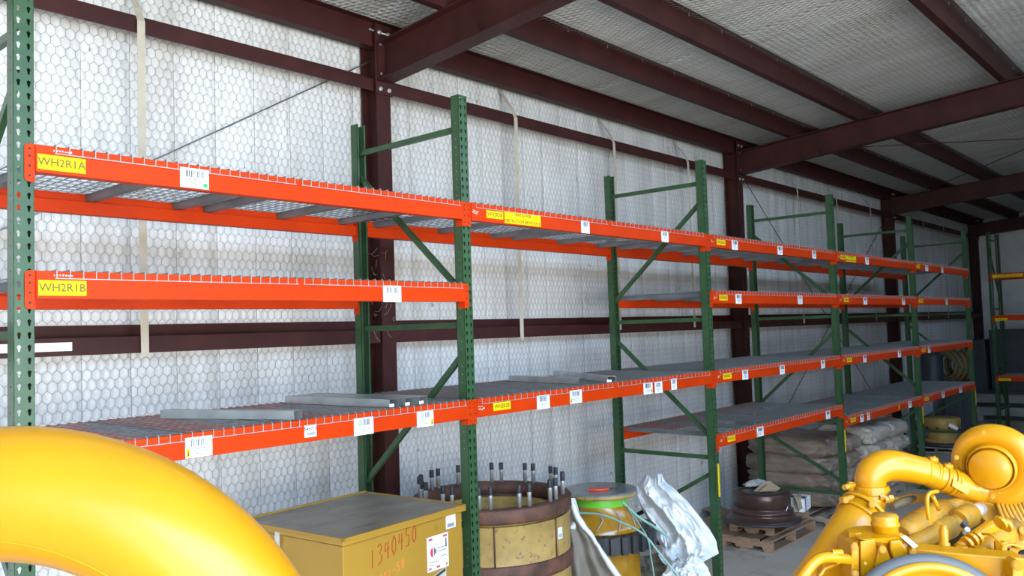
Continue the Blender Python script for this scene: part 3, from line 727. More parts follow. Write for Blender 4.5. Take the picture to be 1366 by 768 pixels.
handwrite('1340450', .20, 1.24, .053, .10, .21, M_RED, .0028, 'red_handwriting')
handwrite('95782-50', .19, 1.13, .034, .045, .25, M_ORMARK, .0026, 'faded_handwriting')
handwrite('11', .70, 1.335, .02, .035, .0, M_INKB, .0012, 'pencil_mark')
# hasp chain and padlocks on the left face
k = empty('hasp', (0,0,0)); k.parent = BX
f = MB(); f.box(-.012,-.002,.50,.53,1.34,1.42); f.box(-.018,-.012,.502,.508,1.25,1.40); f.box(-.018,-.012,.520,.526,1.25,1.40); f.build('hasp_strap', M_STEEL, BX)
for o in [k]: bpy.data.objects.remove(o)
PL = empty('padlock_cluster', (1.43-.05,.40,0), math.radians(4.2), 'dark padlock and tag bunch hanging on the left face of the ochre box', 'padlock')
f = MB(); f.tube([(.0,.02,1.30),(0,.0,1.24),(0,.02,1.21)], .005, 6); f.tube([(.0,.04,1.30),(0,.06,1.24),(0,.05,1.21)], .005, 6); f.build('shackle', M_STEEL, PL)
f = MB(); f.box(-.018,.012,-.015,.065,1.10,1.21); f.build('lock_body', M_DARK, PL, bev=.008)
f = MB(); f.box(-.024,-.018,-.01,.055,1.04,1.12); f.build('scuffed_tag', M_GREY, PL)
f = MB(); f.box(-.02,.008,.0,.06,.93,1.04); f.build('lower_lock', M_DARK, PL, bev=.008)
# ---- rusty gear drum with studs
DX, DY, DR, DZ = 3.55, .80, .605, 1.22
DRM = empty('studded_drum', (DX,DY,0), 0, 'large round ochre drum with rusty rims and upright steel studs around the top', 'drum')
f = MB(); f.lathe([(DR-.03,.05),(DR-.012,.05),(DR-.012,1.10),(DR-.03,1.10)], 64, closed=True); f.build('shell', M_YELDRUM, DRM)
f = MB(); f.lathe([(DR-.05,DZ-.10),(DR,DZ-.10),(DR+.006,DZ-.085),(DR+.006,DZ-.008),(DR,DZ),(DR-.09,DZ),(DR-.095,DZ-.10)], 64, closed=True); f.build('top_rim', M_RUST, DRM)
f = MB(); f.lathe([(DR-.03,DZ-.50),(DR+.004,DZ-.50),(DR+.008,DZ-.48),(DR+.008,DZ-.40),(DR,DZ-.39),(DR-.03,DZ-.39)], 64, closed=True); f.build('middle_band', M_RUST, DRM)
f = MB(); f.lathe([(DR-.03,0),(DR+.01,0),(DR+.01,.10),(DR-.03,.10)], 64, closed=True); f.build('bottom_rim', M_RUST, DRM)
f = MB(); f.lathe([(.02,.30),(DR-.03,.30),(DR-.03,.32),(.02,.32)], 48, closed=True); f.build('inner_floor', M_YELDRUM, DRM)
f = MB(); f.lathe([(DR-.16,.32),(DR-.14,.32),(DR-.14,DZ-.14),(DR-.05,DZ-.13),(DR-.05,DZ-.11),(DR-.16,DZ-.11)], 48, closed=True); f.build('inner_ring', M_YELDRUM, DRM)
for a in (-136, -87, -178, -40, 10, 60, 110, 150):   # welded vertical seams between shell plates
    r_ = math.radians(a); c, s_ = math.cos(r_), math.sin(r_)
    f = MB(); f.tube([((DR-.006)*c,(DR-.006)*s_,DZ-.39),((DR-.006)*c,(DR-.006)*s_,DZ-.11)], .006, 6); f.build('weld_seam', M_RUST, DRM)
random.seed(5)
stud = None; ring_r = DR-.055
angs = []
for k in range(12):
    a = 360/12*k+8; angs += [a-4.2, a+4.2]
for k, a in enumerate(angs):
    r_ = math.radians(a)
    if stud is None:
        f = MB(); f.lathe([(0,0),(.0155,0),(.0165,.10),(.0165,.125)], 12); stud = f.build('stud', M_STEEL, DRM)
        g = MB(); g.lathe([(.0170,.100),(.0176,.102),(.0176,.148),(.0165,.156),(0,.158)], 12); cap = g.build('thread', M_DARK, stud); so, co = stud, cap
        so.location = (ring_r*math.cos(r_), ring_r*math.sin(r_), DZ)
    else:
        s_ = so.copy(); COL.objects.link(s_); s_.location = (ring_r*math.cos(r_), ring_r*math.sin(r_), DZ)
        c_ = co.copy(); COL.objects.link(c_); c_.parent = s_
f = MB(); Mx = Matrix.Rotation(math.radians(-82),4,'Z'); f.box(DR-.010,DR-.0035,-.028,.028,DZ-.27,DZ-.19,Mx); q = f.build('barcode_label', M_WHITE, DRM)
g = MB(); [g.box(DR-.0035,DR-.0028,-.022+i*.008,-.019+i*.008,DZ-.26,DZ-.235,Mx) for i in range(6)]; g.build('barcode_print', M_INK, q)
# ---- film wrapped yellow hub with timber lid
WX, WYY = 5.0, .82
WR = empty('wrapped_hub', (WX,WYY,0), 0, 'yellow machine hub under amber film with round grey lid and green tape band', 'machine part')
f = MB(); f.lathe([(0,.985),(.328,.985),(.335,.992),(.335,1.018),(.328,1.025),(0,1.025)], 48); f.build('lid', M_YELDRUM, WR)
V = [] 
f = MB(); f.lathe([(.336,1.015),(.332,1.029)]+[(.332*(1-k/7), 1.029+.003*math.sin(k*2.)) for k in range(1,8)], 48); f.build('lid_film', M_FILMTOP, WR)
f = MB(); f.lathe([(.245,.985),(.250,.92),(.248,.905)], 48); f.build('green_tape_band', M_GTAPE, WR)
f = MB()
prof = [(.246,.91),(.26,.87),(.30,.80),(.34,.74),(.36,.70),(.36,.60),(.33,.585),(.34,.40),(.34,.20),(.38,.17),(.38,.15)]
f.lathe(prof, 48); o = f.build('yellow_body', M_AMBER, WR)
f = MB()
for i in range(5):   # film gathers
    a = math.radians(-150+i*32); c, s_ = math.cos(a), math.sin(a)
    f.tube([(.24*c,.24*s_,.90),(.30*math.cos(a+.15),.30*math.sin(a+.15),.81),(.365*math.cos(a-.05),.365*math.sin(a-.05),.72)], [.004,.010,.003], 5)
f.build('film_gather', M_FILM2, WR)
# dark toothed ring, split and slipped outward
f = MB(); n = 30; V = []
gear = []
for k in range(n):
    a0 = 2*math.pi*k/n; st = 2*math.pi/n
    for t_, r_ in ((0,.455),(.42,.455),(.46,.488),(.96,.488)):
        gear.append((r_*math.cos(a0+st*t_), r_*math.sin(a0+st*t_)))
inner = [(.365*math.cos(2*math.pi*k/len(gear)), .365*math.sin(2*math.pi*k/len(gear))) for k in range(len(gear))]
N_ = len(gear); V = [(x,y,.555) for x,y in gear]+[(x,y,.70) for x,y in gear]+[(x,y,.555) for x,y in inner]+[(x,y,.70) for x,y in inner]
Fc = []
for k in range(N_):
    j = (k+1) % N_; Fc += [(k,j,N_+j,N_+k),(N_+k,N_+j,3*N_+j,3*N_+k),(2*N_+j,2*N_+k,3*N_+k,3*N_+j),(j,k,2*N_+k,2*N_+j)]
f.add(V, Fc); o = f.build('toothed_ring', M_DARK, WR); o.rotation_euler = (0,0,.05)
f = MB()
for k in range(0,n,1):
    a = 2*math.pi*(k+.2)/n; f.disc((.405*math.cos(a),.405*math.sin(a),.701),(0,0,1),.017,10,.004)
f.build('ring_hole', M_BLACK, WR)['kind'] = 'stuff'
f = MB(); f.box(-.50,.50,-.42,.42,.11,.15); f.box(-.50,-.40,-.42,.42,0,.11); f.box(.40,.50,-.42,.42,0,.11); f.box(-.05,.05,-.42,.42,0,.11); f.build('timber_base', M_WOOD, WR)
f = MB(); f.box(.29,.345,-.24,-.235,.42,.50, Matrix.Rotation(math.radians(-8),4,'Z')); 
# red plastic clip lying on the lid
RC = empty('red_clip', (WX-.08,WYY-.04,1.030), -.85, 'red plastic clip lying on the round grey lid of the yellow hub', 'clip')
f = MB(); f.prism([(-.065,-.02),(-.02,-.034),(.05,-.026),(.075,0),(.05,.026),(-.02,.03),(-.06,.018)], .003,.022); f.build('body', M_REDPL, RC, bev=.004); RC.scale = (1.35,1.35,1)
f = MB(); f.tube([(.06,.0,.012),(.10,.02,.012),(.13,.015,.01)], .005, 6); f.build('tail', M_DARK, RC)
# pale green polyester straps over the hub
def strap(pts, lb, w=.010):
    P_ = [Vector(p) for p in pts]; Q = []
    for i in range(len(P_)-1):
        p0 = P_[max(0,i-1)]; p1 = P_[i]; p2 = P_[i+1]; p3 = P_[min(len(P_)-1,i+2)]
        for t_ in [k/6 for k in range(6)]: Q.append(.5*((2*p1)+(p2-p0)*t_+(2*p0-5*p1+4*p2-p3)*t_*t_+(3*p1-p0-3*p2+p3)*t_**3))
    Q.append(P_[-1]); tag(MB().tube(Q, w, 6, scale=(1,.35)).build('packing_strap', M_GSTRAP), lb, 'strap')
strap([at(*p) for p in ((768,684,7.32),(800,686,7.22),(830,697,7.12),(858,712,7.04),(880,738,6.98),(906,770,6.92))], 'pale green packing strap curving over the yellow hub down to the right')
strap([at(*p) for p in ((836,676,7.28),(862,714,7.03),(868,742,7.02),(875,785,7.0))], 'pale green packing strap hanging down the front of the yellow hub')
strap([at(*p) for p in ((829,668,7.4),(850,688,7.35),(872,702,7.3),(892,716,7.25))], 'folded film strip trailing right from the round grey lid', .013)
# white crumpled poly sheet
def crumple(c, rx, ry, rz, seed, n=72, m=44, spike=None, amp=.13, flat=0.):
    V = []
    for j in range(m+1):
        th = math.pi*j/m
        for i in range(n):
            ph = 2*math.pi*i/n; d = Vector((math.sin(th)*math.cos(ph), math.sin(th)*math.sin(ph), math.cos(th)))
            k = 1+amp*ridged(d, 1.3, seed)+.35*amp*ridged(d, 4.2, seed+4)
            if spike: 
                sv, sa, sp_ = spike; k += sa*max(0, d.dot(Vector(sv).normalized()))**sp_
            p = Vector((d.x*rx*k, d.y*ry*k, d.z*rz*k))+Vector(c)
            p.z = max(p.z, .012+flat*.0)
            V.append(p)
    Fc = [(j*n+i, j*n+(i+1)%n, (j+1)*n+(i+1)%n, (j+1)*n+i) for j in range(m) for i in range(n)]
    return MB().add(V, Fc, False)
TP = empty('white_poly_sheet', (5.4,.4,0), 0, 'crumpled white poly sheet heaped between the yellow hub and the second joint upright', 'sheet')
TPO = Vector((5.4,.4,0))
def rows_sheet(rows, nu, nv, bulge, folds, seed, off):
    def fn(u, v):
        k = v*(len(rows)-1); i = min(int(k), len(rows)-2); t_ = k-i; t_ = t_*t_*(3-2*t_)*.4+t_*.6
        a_ = [rows[i][q]*(1-t_)+rows[i+1][q]*t_ for q in range(5)]
        y = a_[0]+6*math.sin(u*5)*(v*0+.6)
        x = a_[1]+(a_[2]-a_[1])*u; d = a_[3]+(a_[4]-a_[3])*u
        w = Vector((u*2.2,v*2.4,seed))
        d -= bulge*math.sin(math.pi*u)**.7*(.35+.65*math.sin(math.pi*min(1,v*.9+.1))) + folds*(1-2.6*abs(noise.noise(w*1.6))) + .42*folds*(1-2.6*abs(noise.noise(w*4.1+Vector((3,1,2))))) + .05*folds*ridged(w, 6, seed+2)
        x += 3.5*noise.noise(Vector((u*5,v*6,seed+5))); y += 3.5*noise.noise(Vector((u*5,v*6,seed+9)))
        p = at(x, y, d)-off; p.z = max(p.z, .015); return p
    return lumpy(nu, nv, fn)
V, Fc = rows_sheet([(634,862,884,7.85,7.75),(648,850,890,7.98,7.72),(658,850,903,7.98,7.66),(672,855,919,7.95,7.58),(690,862,932,7.9,7.5),(708,874,945,7.8,7.42),(726,880,954,7.7,7.36),(741,878,958,7.6,7.32),(752,884,938,7.55,7.35)], 60, 60, .16, .075, 2.7, TPO)
MB().add(V, Fc, False).build('sheet', M_TARP, TP, solid=.004)
V, Fc = rows_sheet([(742,905,925,7.30,7.28),(752,893,938,7.30,7.22),(765,884,946,7.28,7.18),(785,880,950,7.25,7.15),(800,884,946,7.3,7.2)], 40, 30, .12, .07, 6.1, TPO)
MB().add(V, Fc, False).build('gathered_bunch', M_TARP, TP, solid=.004)
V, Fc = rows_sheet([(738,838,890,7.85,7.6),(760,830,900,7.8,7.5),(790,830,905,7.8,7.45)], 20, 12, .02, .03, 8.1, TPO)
MB().add(V, Fc, False).build('shaded_underside', M_TARPG, TP, solid=.004)  # grey put on this part of the white sheet as its shade
# canvas hanging between drum and hub
CV = empty('hanging_canvas', (4.3,.3,0), 0, 'beige canvas with white edge draped between the studded drum and the yellow hub', 'sheet')
CVO = Vector((4.3,.3,0))
cr_ = [(672,755,762),(690,755,768),(706,755,777),(718,755,790),(727,756,797),(742,757,803),(756,758,812),(772,759,825),(792,760,836),(830,760,850)]
def cvx(u, v):
    k = v*(len(cr_)-1); i = min(int(k), len(cr_)-2); t_ = k-i
    a_ = [cr_[i][q]*(1-t_)+cr_[i+1][q]*t_ for q in range(3)]; return a_[1]+(a_[2]-a_[1])*u, a_[0]
def cvf(u, v):
    x, y = cvx(u, v); return at(x, y, 6.78-.10*v+.05*math.sin(u*13+v*3)*v+.03*noise.noise(Vector((u*4,v*5,2)))-.05*u)-CVO
V, Fc = lumpy(26, 30, cvf); MB().add(V, Fc, True).build('canvas', M_TARPG, CV, solid=.004)
def cve(u, v):
    x, y = cvx(1.0, v); return at(x-2+(6.5+2*math.sin(v*11))*u, y+1.5*math.sin(v*19)-3*u, 6.70-.10*v-.03*math.sin(math.pi*u)+.015*math.sin(v*27))-CVO
V, Fc = lumpy(5, 40, cve); MB().add(V, Fc, True).build('white_edge', M_TARP, CV, solid=.004)
V, Fc = lumpy(14, 14, lambda u,v: at(756+(11+13*v)*u, 664+40*v+4*u*v, 6.80+.04*math.sin(u*7+v*9)-.05*v)-CVO); MB().add(V, Fc, True).build('white_top_fold', M_TARP, CV, solid=.004)
# ---- pallets
def pallet(name_lb, x, y, L, Wd, z=0, rz=0, mt=None, nb=6, H=.132, grp='timber pallets'):
    mt = mt or M_WOOD
    t = empty('pallet', (x,y,z), rz, name_lb, 'pallet', grp)
    for yy in (0, Wd/2-.02, Wd-.04):
        f = MB(); n_ = [(0,.018),(L*.16,.018),(L*.18,.052),(L*.34,.052),(L*.36,.018),(L*.64,.018),(L*.66,.052),(L*.82,.052),(L*.84,.018),(L,.018),(L,H-.018),(0,H-.018)]
        f.prism([(a,b_) for a,b_ in n_], yy, yy+.04, axis='y'); f.build('stringer', mt, t)
    for k in range(nb):
        w = .10 if k % 2 else .14; xx = k*(L-w)/(nb-1); MB().box(xx, xx+w, -.004, Wd+.004, H-.018, H).build('deck_board', mt, t)
    for xx in (0, L/2-.05, L-.10): MB().box(xx, xx+.10, 0, Wd, 0, .018).build('bottom_board', mt, t)
    return t
# stringers run along the rack on the front pallet; its notched side faces left in the photo
pallet('front timber pallet on the floor under the brown cast hub', 8.63,.33, .66,1.20, rz=math.pi/2)
p_ = pallet('smaller timber pallet stacked on the front one under the brown cast hub', 8.62,.40, .52,1.0, z=.133, rz=math.pi/2, nb=4, H=.125)
pallet('weathered pallet on the floor beyond the wrapped loads', 12.25,.15, 1.2,.8, mt=M_WOODG)
pallet('weathered pallet under the far yellow flanged part', 15.2,.25, 1.2,.95, mt=M_WOODG)
pallet('weathered pallet lying askew before the far end of the rack', 13.85,-.40, 1.15,.9, rz=.3, mt=M_WOODG)
# ---- cast hub
HB = empty('cast_hub', (7.80,.60,.264), 0, 'brown cast iron wheel hub standing on stacked timber pallets', 'wheel hub')
f = MB(); f.lathe([(.20,.30),(.235,.305),(.285,.30),(.295,.285),(.295,.16),(.275,.15),(.275,.13),(.32,.12),(.32,.09),(.30,.082),(.33,.07),(.335,.045),(.36,.04),(.375,.03),(.385,.0),(.18,.0),(.18,.02),(.235,.06),(.24,.27)], 56, closed=True); f.build('hub_body', M_HUB, HB)
f = MB(); f.lathe([(.05,.16),(.225,.16),(.235,.29),(.228,.292),(.215,.18),(.05,.18)], 40, closed=True); f.build('inner_bore', M_STEEL, HB)
f = MB(); f.lathe([(.33,-.004),(.40,-.004),(.405,.012),(.39,.024),(.33,.024)], 40, closed=True); f.build('dark_flange', M_DARK, HB)
HB.scale = (1.06,1.06,1.06)
f = MB(); Mx = Matrix.Rotation(math.radians(-92),4,'Z') @ Matrix.Rotation(.9,4,'Z'); f.box(.293,.2965,-.028,.028,.215,.275,Mx); q = f.build('white_label', M_WHITE, HB)
f = MB(); Mx = Matrix.Rotation(math.radians(-92),4,'Z') @ Matrix.Rotation(.15,4,'Z') @ Matrix.Rotation(.5,4,'X'); f.box(.293,.2965,-.05,.02,.18,.19,Mx); f.build('white_scratch', M_WHITE, HB)
t = empty('cardboard_scrap', (7.86,.56,.575), -.75, 'folded grey brown cardboard scrap standing in the brown hub', 'cardboard'); 
f = MB(); f.prism([(-.16,0),(-.05,.09),(.03,.11),(.16,.02),(.10,-.02)], -.004,.004, axis='y'); f.prism([(-.13,0),(-.02,.075),(.10,.01)], -.06,-.052, axis='y'); f.build('panel', M_CARD, t)
t = empty('crumpled_cloth', (8.02,.78,.595), 0, 'off-white crumpled cloth lying over the back of the brown hub', 'cloth'); crumple((0,0,0), .22,.10,.05, 21., n=40, m=20, amp=.25).build('cloth', M_FOAM, t)
t = empty('label_covered_box', (8.50,.47,.262), .12, 'small white box covered with torn paperwork beside the brown hub', 'box')
f = MB(); f.box(-.15,.15,-.10,.10,0,.15); q = f.build('box', M_WHITE, t, bev=.006); f = MB(); f.box(-.085,-.065,-.104,.104,0,.172); f.build('dark_band', M_DARK, q)
f = MB(); random.seed(8)
for k in range(26): a = random.uniform(-.12,.12); z = random.uniform(.03,.15); f.box(a,a+random.uniform(.01,.03),-.1015,-.1003,z,z+.006)
f.build('torn_print', M_GREY, q)
t = empty('brown_rag', (8.34,.55,.43), .2, 'tan brown rag hanging over the white box beside the hub', 'rag')
V, Fc = lumpy(18, 14, lambda u,v: (-.16+.34*u, -.12+.02*math.sin(u*9)-.05*v, .01-.14*v*v+.012*math.sin(u*11+v*3)+.02*(1-v))); MB().add(V, Fc, True).build('rag', M_CARD, t, solid=.006)
# cardboard rubbish by the wall
random.seed(11)
for k, (x, y, lb) in enumerate(((8.55,1.34,'torn brown cardboard on the floor by the wall, biggest piece'),(8.02,1.22,'torn brown cardboard on the floor by the wall, front piece'),(8.62,1.60,'torn brown cardboard flap leaning on the wall'))):
    t = empty('cardboard_scrap', (x,y,.02), k*.9, lb, 'cardboard')
    V, Fc = lumpy(10, 6, lambda u,v: ((u-.5)*.55, (v-.5)*.30, .03+.05*noise.noise(Vector((u*3,v*3,k)))+.06*u*(k+1)*.6)); MB().add(V, Fc, False).build('sheet', M_CARD, t, solid=.006)
t = empty('white_rag', (7.45,1.20,.0), 0, 'small off-white crumpled rag on the floor behind the front pallet', 'rag'); crumple((0,0,.07), .16,.14,.07, 33., n=32, m=18, amp=.25).build('cloth', M_FOAM, t)
# ---- film wrapped loads: layered soft sacks
def load(x0, x1, y0, y1, z0, z1, layers, mt, lb, seed):
    t = empty('wrapped_load', (x0,y0,0), 0, lb, 'wrapped load', 'film wrapped loads on pallets')
    h = (z1-z0)/layers
    for k in range(layers):
        for s in (0,1):
            cx = (x1-x0)*(.27+.46*s); cy = (y1-y0)/2; rx = (x1-x0)*.29; ry = (y1-y0)*.52; zc_ = z0+h*(k+.5)
            V = []; n, m = 84, 22; ox = .05*noise.noise(Vector((k*1.3,s,seed))); oy = .05*noise.noise(Vector((k*2.1,s+4,seed)))
            for j in range(m+1):
                th = math.pi*j/m
                for i in range(n):
                    ph = 2*math.pi*i/n; c, sn = math.cos(ph), math.sin(ph); q = .36
                    X_ = math.copysign(abs(c)**q, c)*math.sin(th)**.35; Y_ = math.copysign(abs(sn)**q, sn)*math.sin(th)**.35; Z_ = math.copysign(abs(math.cos(th))**.8, math.cos(th))
                    d = Vector((X_*1.2+k, Y_*1.2, Z_*.5+s*3+seed)); a = 1+.09*ridged(d, 1.9, seed)+.030*ridged(Vector((d.x,d.y,d.z*2.5)), 5.5, seed+1)
                    V.append((cx+ox+X_*rx*a, cy+oy+Y_*ry*a, zc_+Z_*h*.60*a+.03*noise.noise(Vector((X_*2+k,Y_*2,seed)))))
            MB().add(V, [(j*n+i, j*n+(i+1)%n, (j+1)*n+(i+1)%n, (j+1)*n+i) for j in range(m) for i in range(n)], True).build('sack', mt, t)
    if seed == 2.: pallet('timber pallet under the ' + lb.split(',')[0], x1-.05, .12, 1.2, x1-8.95, rz=math.pi/2, mt=M_WOODG, H=.118)
    else: pallet('timber pallet under the ' + lb.split(',')[0], x0+.1, y0+.05, x1-x0-.2, y1-y0-.15, mt=M_WOODG, H=.118)
    return t
load(9.12,10.18,.30,1.42,.165,.98,4,M_FILM,'brown film wrapped stack of sacks, slumped, behind the third joint upright', 2.)
load(10.30,11.75,.16,1.02,.165,1.02,4,M_FILM2,'pale brown film wrapped stack of sacks, taller, left of the fourth joint upright', 7.)
t = empty('white_bag', (12.15,.75,.14), 0, 'small white bag on the floor just past the fourth joint upright', 'bag'); crumple((0,0,.30), .22,.16,.10, 41., n=32, m=18, amp=.25).build('bag', M_TARP, t)
t = empty('steel_pot', (12.4,.55,.133), 0, 'dark steel pot on the pallet past the fourth joint upright', 'pot'); MB().lathe([(0,0),(.16,0),(.18,.04),(.18,.16),(.20,.18),(.17,.18),(.15,.05)], 24).build('pot', M_HUB, t)
# ---- far yellow flanged part
FY = empty('flanged_part', (15.65,.72,.133), 0, 'far yellow flanged gear part with white tag on a pallet', 'machine part')
f = MB(); f.lathe([(0,.50),(.30,.50),(.31,.49),(.31,.30),(.24,.28),(.24,.14),(.30,.12),(.0,.12)], 32); f.build('yellow_body', M_YELDRUM, FY)
f = MB(); f.lathe([(0,.06),(.40,.06),(.42,.04),(.42,.0),(0,.0)], 32); f.build('dark_flange', M_DARK, FY)
f = MB(); f.lathe([(.24,.12),(.33,.12),(.33,.06),(.24,.06)], 32, closed=True); f.build('lower_collar', M_YELDRUM, FY)
for k in range(10):
    a = 2*math.pi*k/10; f = MB(); f.disc((.312*math.cos(a),.312*math.sin(a),.33),(math.cos(a),math.sin(a),0),.022,8,.02); f.build('bolt', M_DARK, FY)
f = MB(); f.box(-.09,.09,-.003,.003,-.03,.03, Matrix.Translation((-.24,-.25,.36)) @ Matrix.Rotation(-.85,4,'Z') @ Matrix.Rotation(.5,4,'Y')); f.build('white_tag', M_WHITE, FY)
# broken boards on the floor at the far end
random.seed(21)
BL = ['longest','second','third','fourth','fifth','sixth','topmost']
for k in range(7):
    f = MB(); L = random.uniform(.5,1.0); f.box(-L/2,L/2,-.05,.05,0,.02); o = f.build('loose_board', M_WOODG); o.location = (13.2+random.uniform(0,1.6), -.35+random.uniform(-.3,.25)-.12*k*0, .002+.022*k); o.rotation_euler = (0,0,random.uniform(-.5,1.2))
    tag(o, ['bottom','second','third','fourth','fifth','sixth','topmost'][k]+' loose weathered board in the heap beyond the wrapped loads', 'board', 'loose boards heaped on the floor')
# ---- rolls, sheeting and bins in the far corner
for k in range(3):
    c_ = at(1264+k*10.5, 484, 18.2); t = empty('hose_coil', (c_.x,c_.y,0), 0, 'brown coiled hose roll on edge in the far corner, %s of three side by side' % ('left','middle','right')[k], 'hose coil', 'brown hose coils')
    Mx = Matrix.Translation((0,0,1.42)) @ Matrix.Rotation(math.radians(-28-12*k),4,'Z') @ Matrix.Rotation(math.radians(90),4,'Y')
    f = MB()
    for q in range(3):
        f.lathe([(.31+.035*math.cos(2*math.pi*i/8)-.05*abs(q-1), .035*math.sin(2*math.pi*i/8)+(q-1)*.05) for i in range(8)], 28, Mx, closed=True)
    f.build('hose', M_RUSTPIPE, t); MB().box(-.06,.06,-.10,.10,0,1.08).build('stand', M_BIN, t, bev=.01)
t = empty('black_roll', (17.75,1.40,0), 0, 'black rubber sheet roll standing left of the brown hose coils', 'roll'); MB().lathe([(0,0),(.20,0),(.22,.05),(.22,1.65),(.16,1.78),(0,1.8)], 24).build('roll', M_DARK, t)
t = empty('grey_sheeting', (15.6,1.38,0), 0, 'grey plastic sheeting rolled upright against the wall below the fifth bay', 'sheeting')
V, Fc = lumpy(60, 10, lambda u,v: (1.75*u, -.10*abs(math.sin(u*19))+.08*noise.noise(Vector((u*9,v*1.5,3)))-.05*v, 1.12*(1-v)+.07*math.sin(u*13)*(1-v))); MB().add(V, Fc, True).build('sheet', mat('grey_plastic_sheet',(.24,.27,.30),.35,0,.15,4), t, solid=.01)
def bin_(x, y, w, h, z, lb, d=.8):
    z = .70
    t = empty('plastic_bin', (x,y,z), 0, lb, 'bin', 'dark bins in the far corner')
    MB().box(0,d,-w,0,0,h).build('body', M_BIN, t, bev=.02)
    for q in range(int(h/.36)+1): MB().box(-.03,0,-w,0,q*.36,q*.36+.05).build('rib', M_BIN, t)
    for q in range(int(w/.38)+1): MB().box(-.025,0,-q*.38-.045,-q*.38,0,h).build('post', M_BIN, t)
    return t
bin_(21.3,1.50,.36,1.20,.78,'dark grey ribbed bin nearest the wall in the far corner')
bin_(21.5,1.08,1.10,1.42,.72,'tall dark grey ribbed bin behind the end wall rack')
bin_(21.5,-.1,1.20,1.30,.72,'dark grey ribbed bin behind the right part of the end wall rack')
for k, (z, lb) in enumerate(((.12,'lower grey timber beam under the far bins'),(.42,'upper grey timber beam under the far bins'))):
    t = MB().box(21.1,21.35,-1.6,1.45,z,z+.20).build('timber_beam', M_BEAMG, bev=.015); tag(t, lb, 'beam', 'grey timbers under the bins')
tag(MB().box(21.36,22.3,-1.6,1.45,0,.70).build('dark_plinth', M_BIN), 'dark low plinth behind the grey timbers', 'plinth')
for k, y in enumerate((1.3,.1,-1.3)): tag(MB().box(21.1,21.35,y-.08,y+.08,0,.12).build('timber_block', M_BEAMG), 'short timber block under the grey timbers, %s one' % ('left','middle','right')[k], 'block', 'blocks under the grey timbers')
# ================================================================ ENGINE AND PIPES
# ---- big arched pipe at the lower left
def sp(p0, pts, n=6):
    P_ = [Vector(p) for p in pts]; Q = []
    for i in range(len(P_)-1):
        a = P_[max(0,i-1)]; b_ = P_[i]; c = P_[i+1]; d = P_[min(len(P_)-1,i+2)]
        for k in range(n):
            t_ = k/n; Q.append(.5*((2*b_)+(c-a)*t_+(2*a-5*b_+4*c-d)*t_*t_+(3*b_-a-3*c+d)*t_**3))
    Q.append(P_[-1]); return Q
PD = 1.15
cen = at(10, 1034, PD); rgt = Vector((CR.x,CR.y,0)).normalized(); R_ = .381; r_ = .0915
AP = empty('arched_pipe', (cen.x,cen.y,0), 0, 'large bright yellow arched pipe filling the lower left corner', 'pipe')
loc = lambda p: Vector(p)-Vector((cen.x,cen.y,0))
arc = [Vector((0,0,cen.z))+rgt*(R_*math.cos(a))+Vector((0,0,R_*math.sin(a))) for a in [math.pi*k/40 for k in range(41)]]
path = [arc[0]+Vector((0,0,-.9))]+arc+[arc[-1]+Vector((0,0,-.9))]
f = MB(); f.tube(path, r_, 40); f.build('pipe', M_YEL, AP)
for s in (1,-1):
    b0 = rgt*(R_*s)+Vector((0,0,cen.z-.9)); f = MB(); f.disc(b0,(0,0,1),.15,32,.03); fl_ = f.build('flange', M_YEL, AP)
    f = MB(); f.tube([b0, Vector((b0.x,b0.y,.02))], .075, 20); f.build('standpipe', M_YEL, AP)
    for k in range(8):
        a = k*math.pi/4; MB().disc(b0+Vector((.125*math.cos(a),.125*math.sin(a),.022)),(0,0,1),.012,6,.016).build('bolt', M_YEL, fl_)
# weld bead along the inside of the bend
f = MB(); wpts = []
for k in range(2,34):
    a = math.pi*k/40; n_ = rgt*math.cos(a)+Vector((0,0,math.sin(a))); back = -Vector((CF.x,CF.y,0)).normalized()
    wpts.append(Vector((0,0,cen.z))+n_*R_ + (back*.86 - n_*.50).normalized()*(r_+.0002))
f.tube(wpts, .0016, 5); f.build('weld_bead', M_YEL, AP)
M_GAPSHADE = mat('gap_shade_brown', (.05,.032,.014), .45, 0, .4, 14)  # dark brown stands in for shade in the gaps below the pipes
# ---- diesel engine, lower right
EN0 = at(1250, 760, 2.9); EG = empty('diesel_engine', (EN0.x,EN0.y,0), 0, 'bright yellow diesel engine with turbocharger in the lower right corner', 'engine')
EO = Vector((EN0.x,EN0.y,0))
E_ = lambda x, y, d: at(x, y, d)-EO
def part(name, mb, mt=None, parent=None, lb=None, **k): 
    o = mb.build(name, mt or M_YEL, parent or EG, **k)
    if lb: o['label'] = lb
    return o
px = lambda n, d: n*d/F
def poly_plate(pts, d, th, dirv=None):
    """plate through the given bearings; each point has its own distance"""
    P_ = [E_(x,y,dd) for x,y,dd in pts]; back = (dirv or CF)*th; n = len(P_)
    V = P_+[p+back for p in P_]; Fc = [tuple(range(n))[::-1], tuple(range(n,2*n))]+[(i,(i+1)%n,n+(i+1)%n,n+i) for i in range(n)]
    return MB().add(V, Fc)
vw = lambda x, y: (at(x,y,1)-CAM).normalized()
def bolt(x, y, d, r=.010, n=None, parent=None, mt=None, h=.012):
    nn = n or -vw(x,y); p = E_(x,y,d); f = MB(); f.disc(p,nn,r*1.25,12,h*.5); f.disc(p+Vector(nn).normalized()*h*.9,nn,r*.85,6,h*1.5); return part('bolt', f, mt, parent)
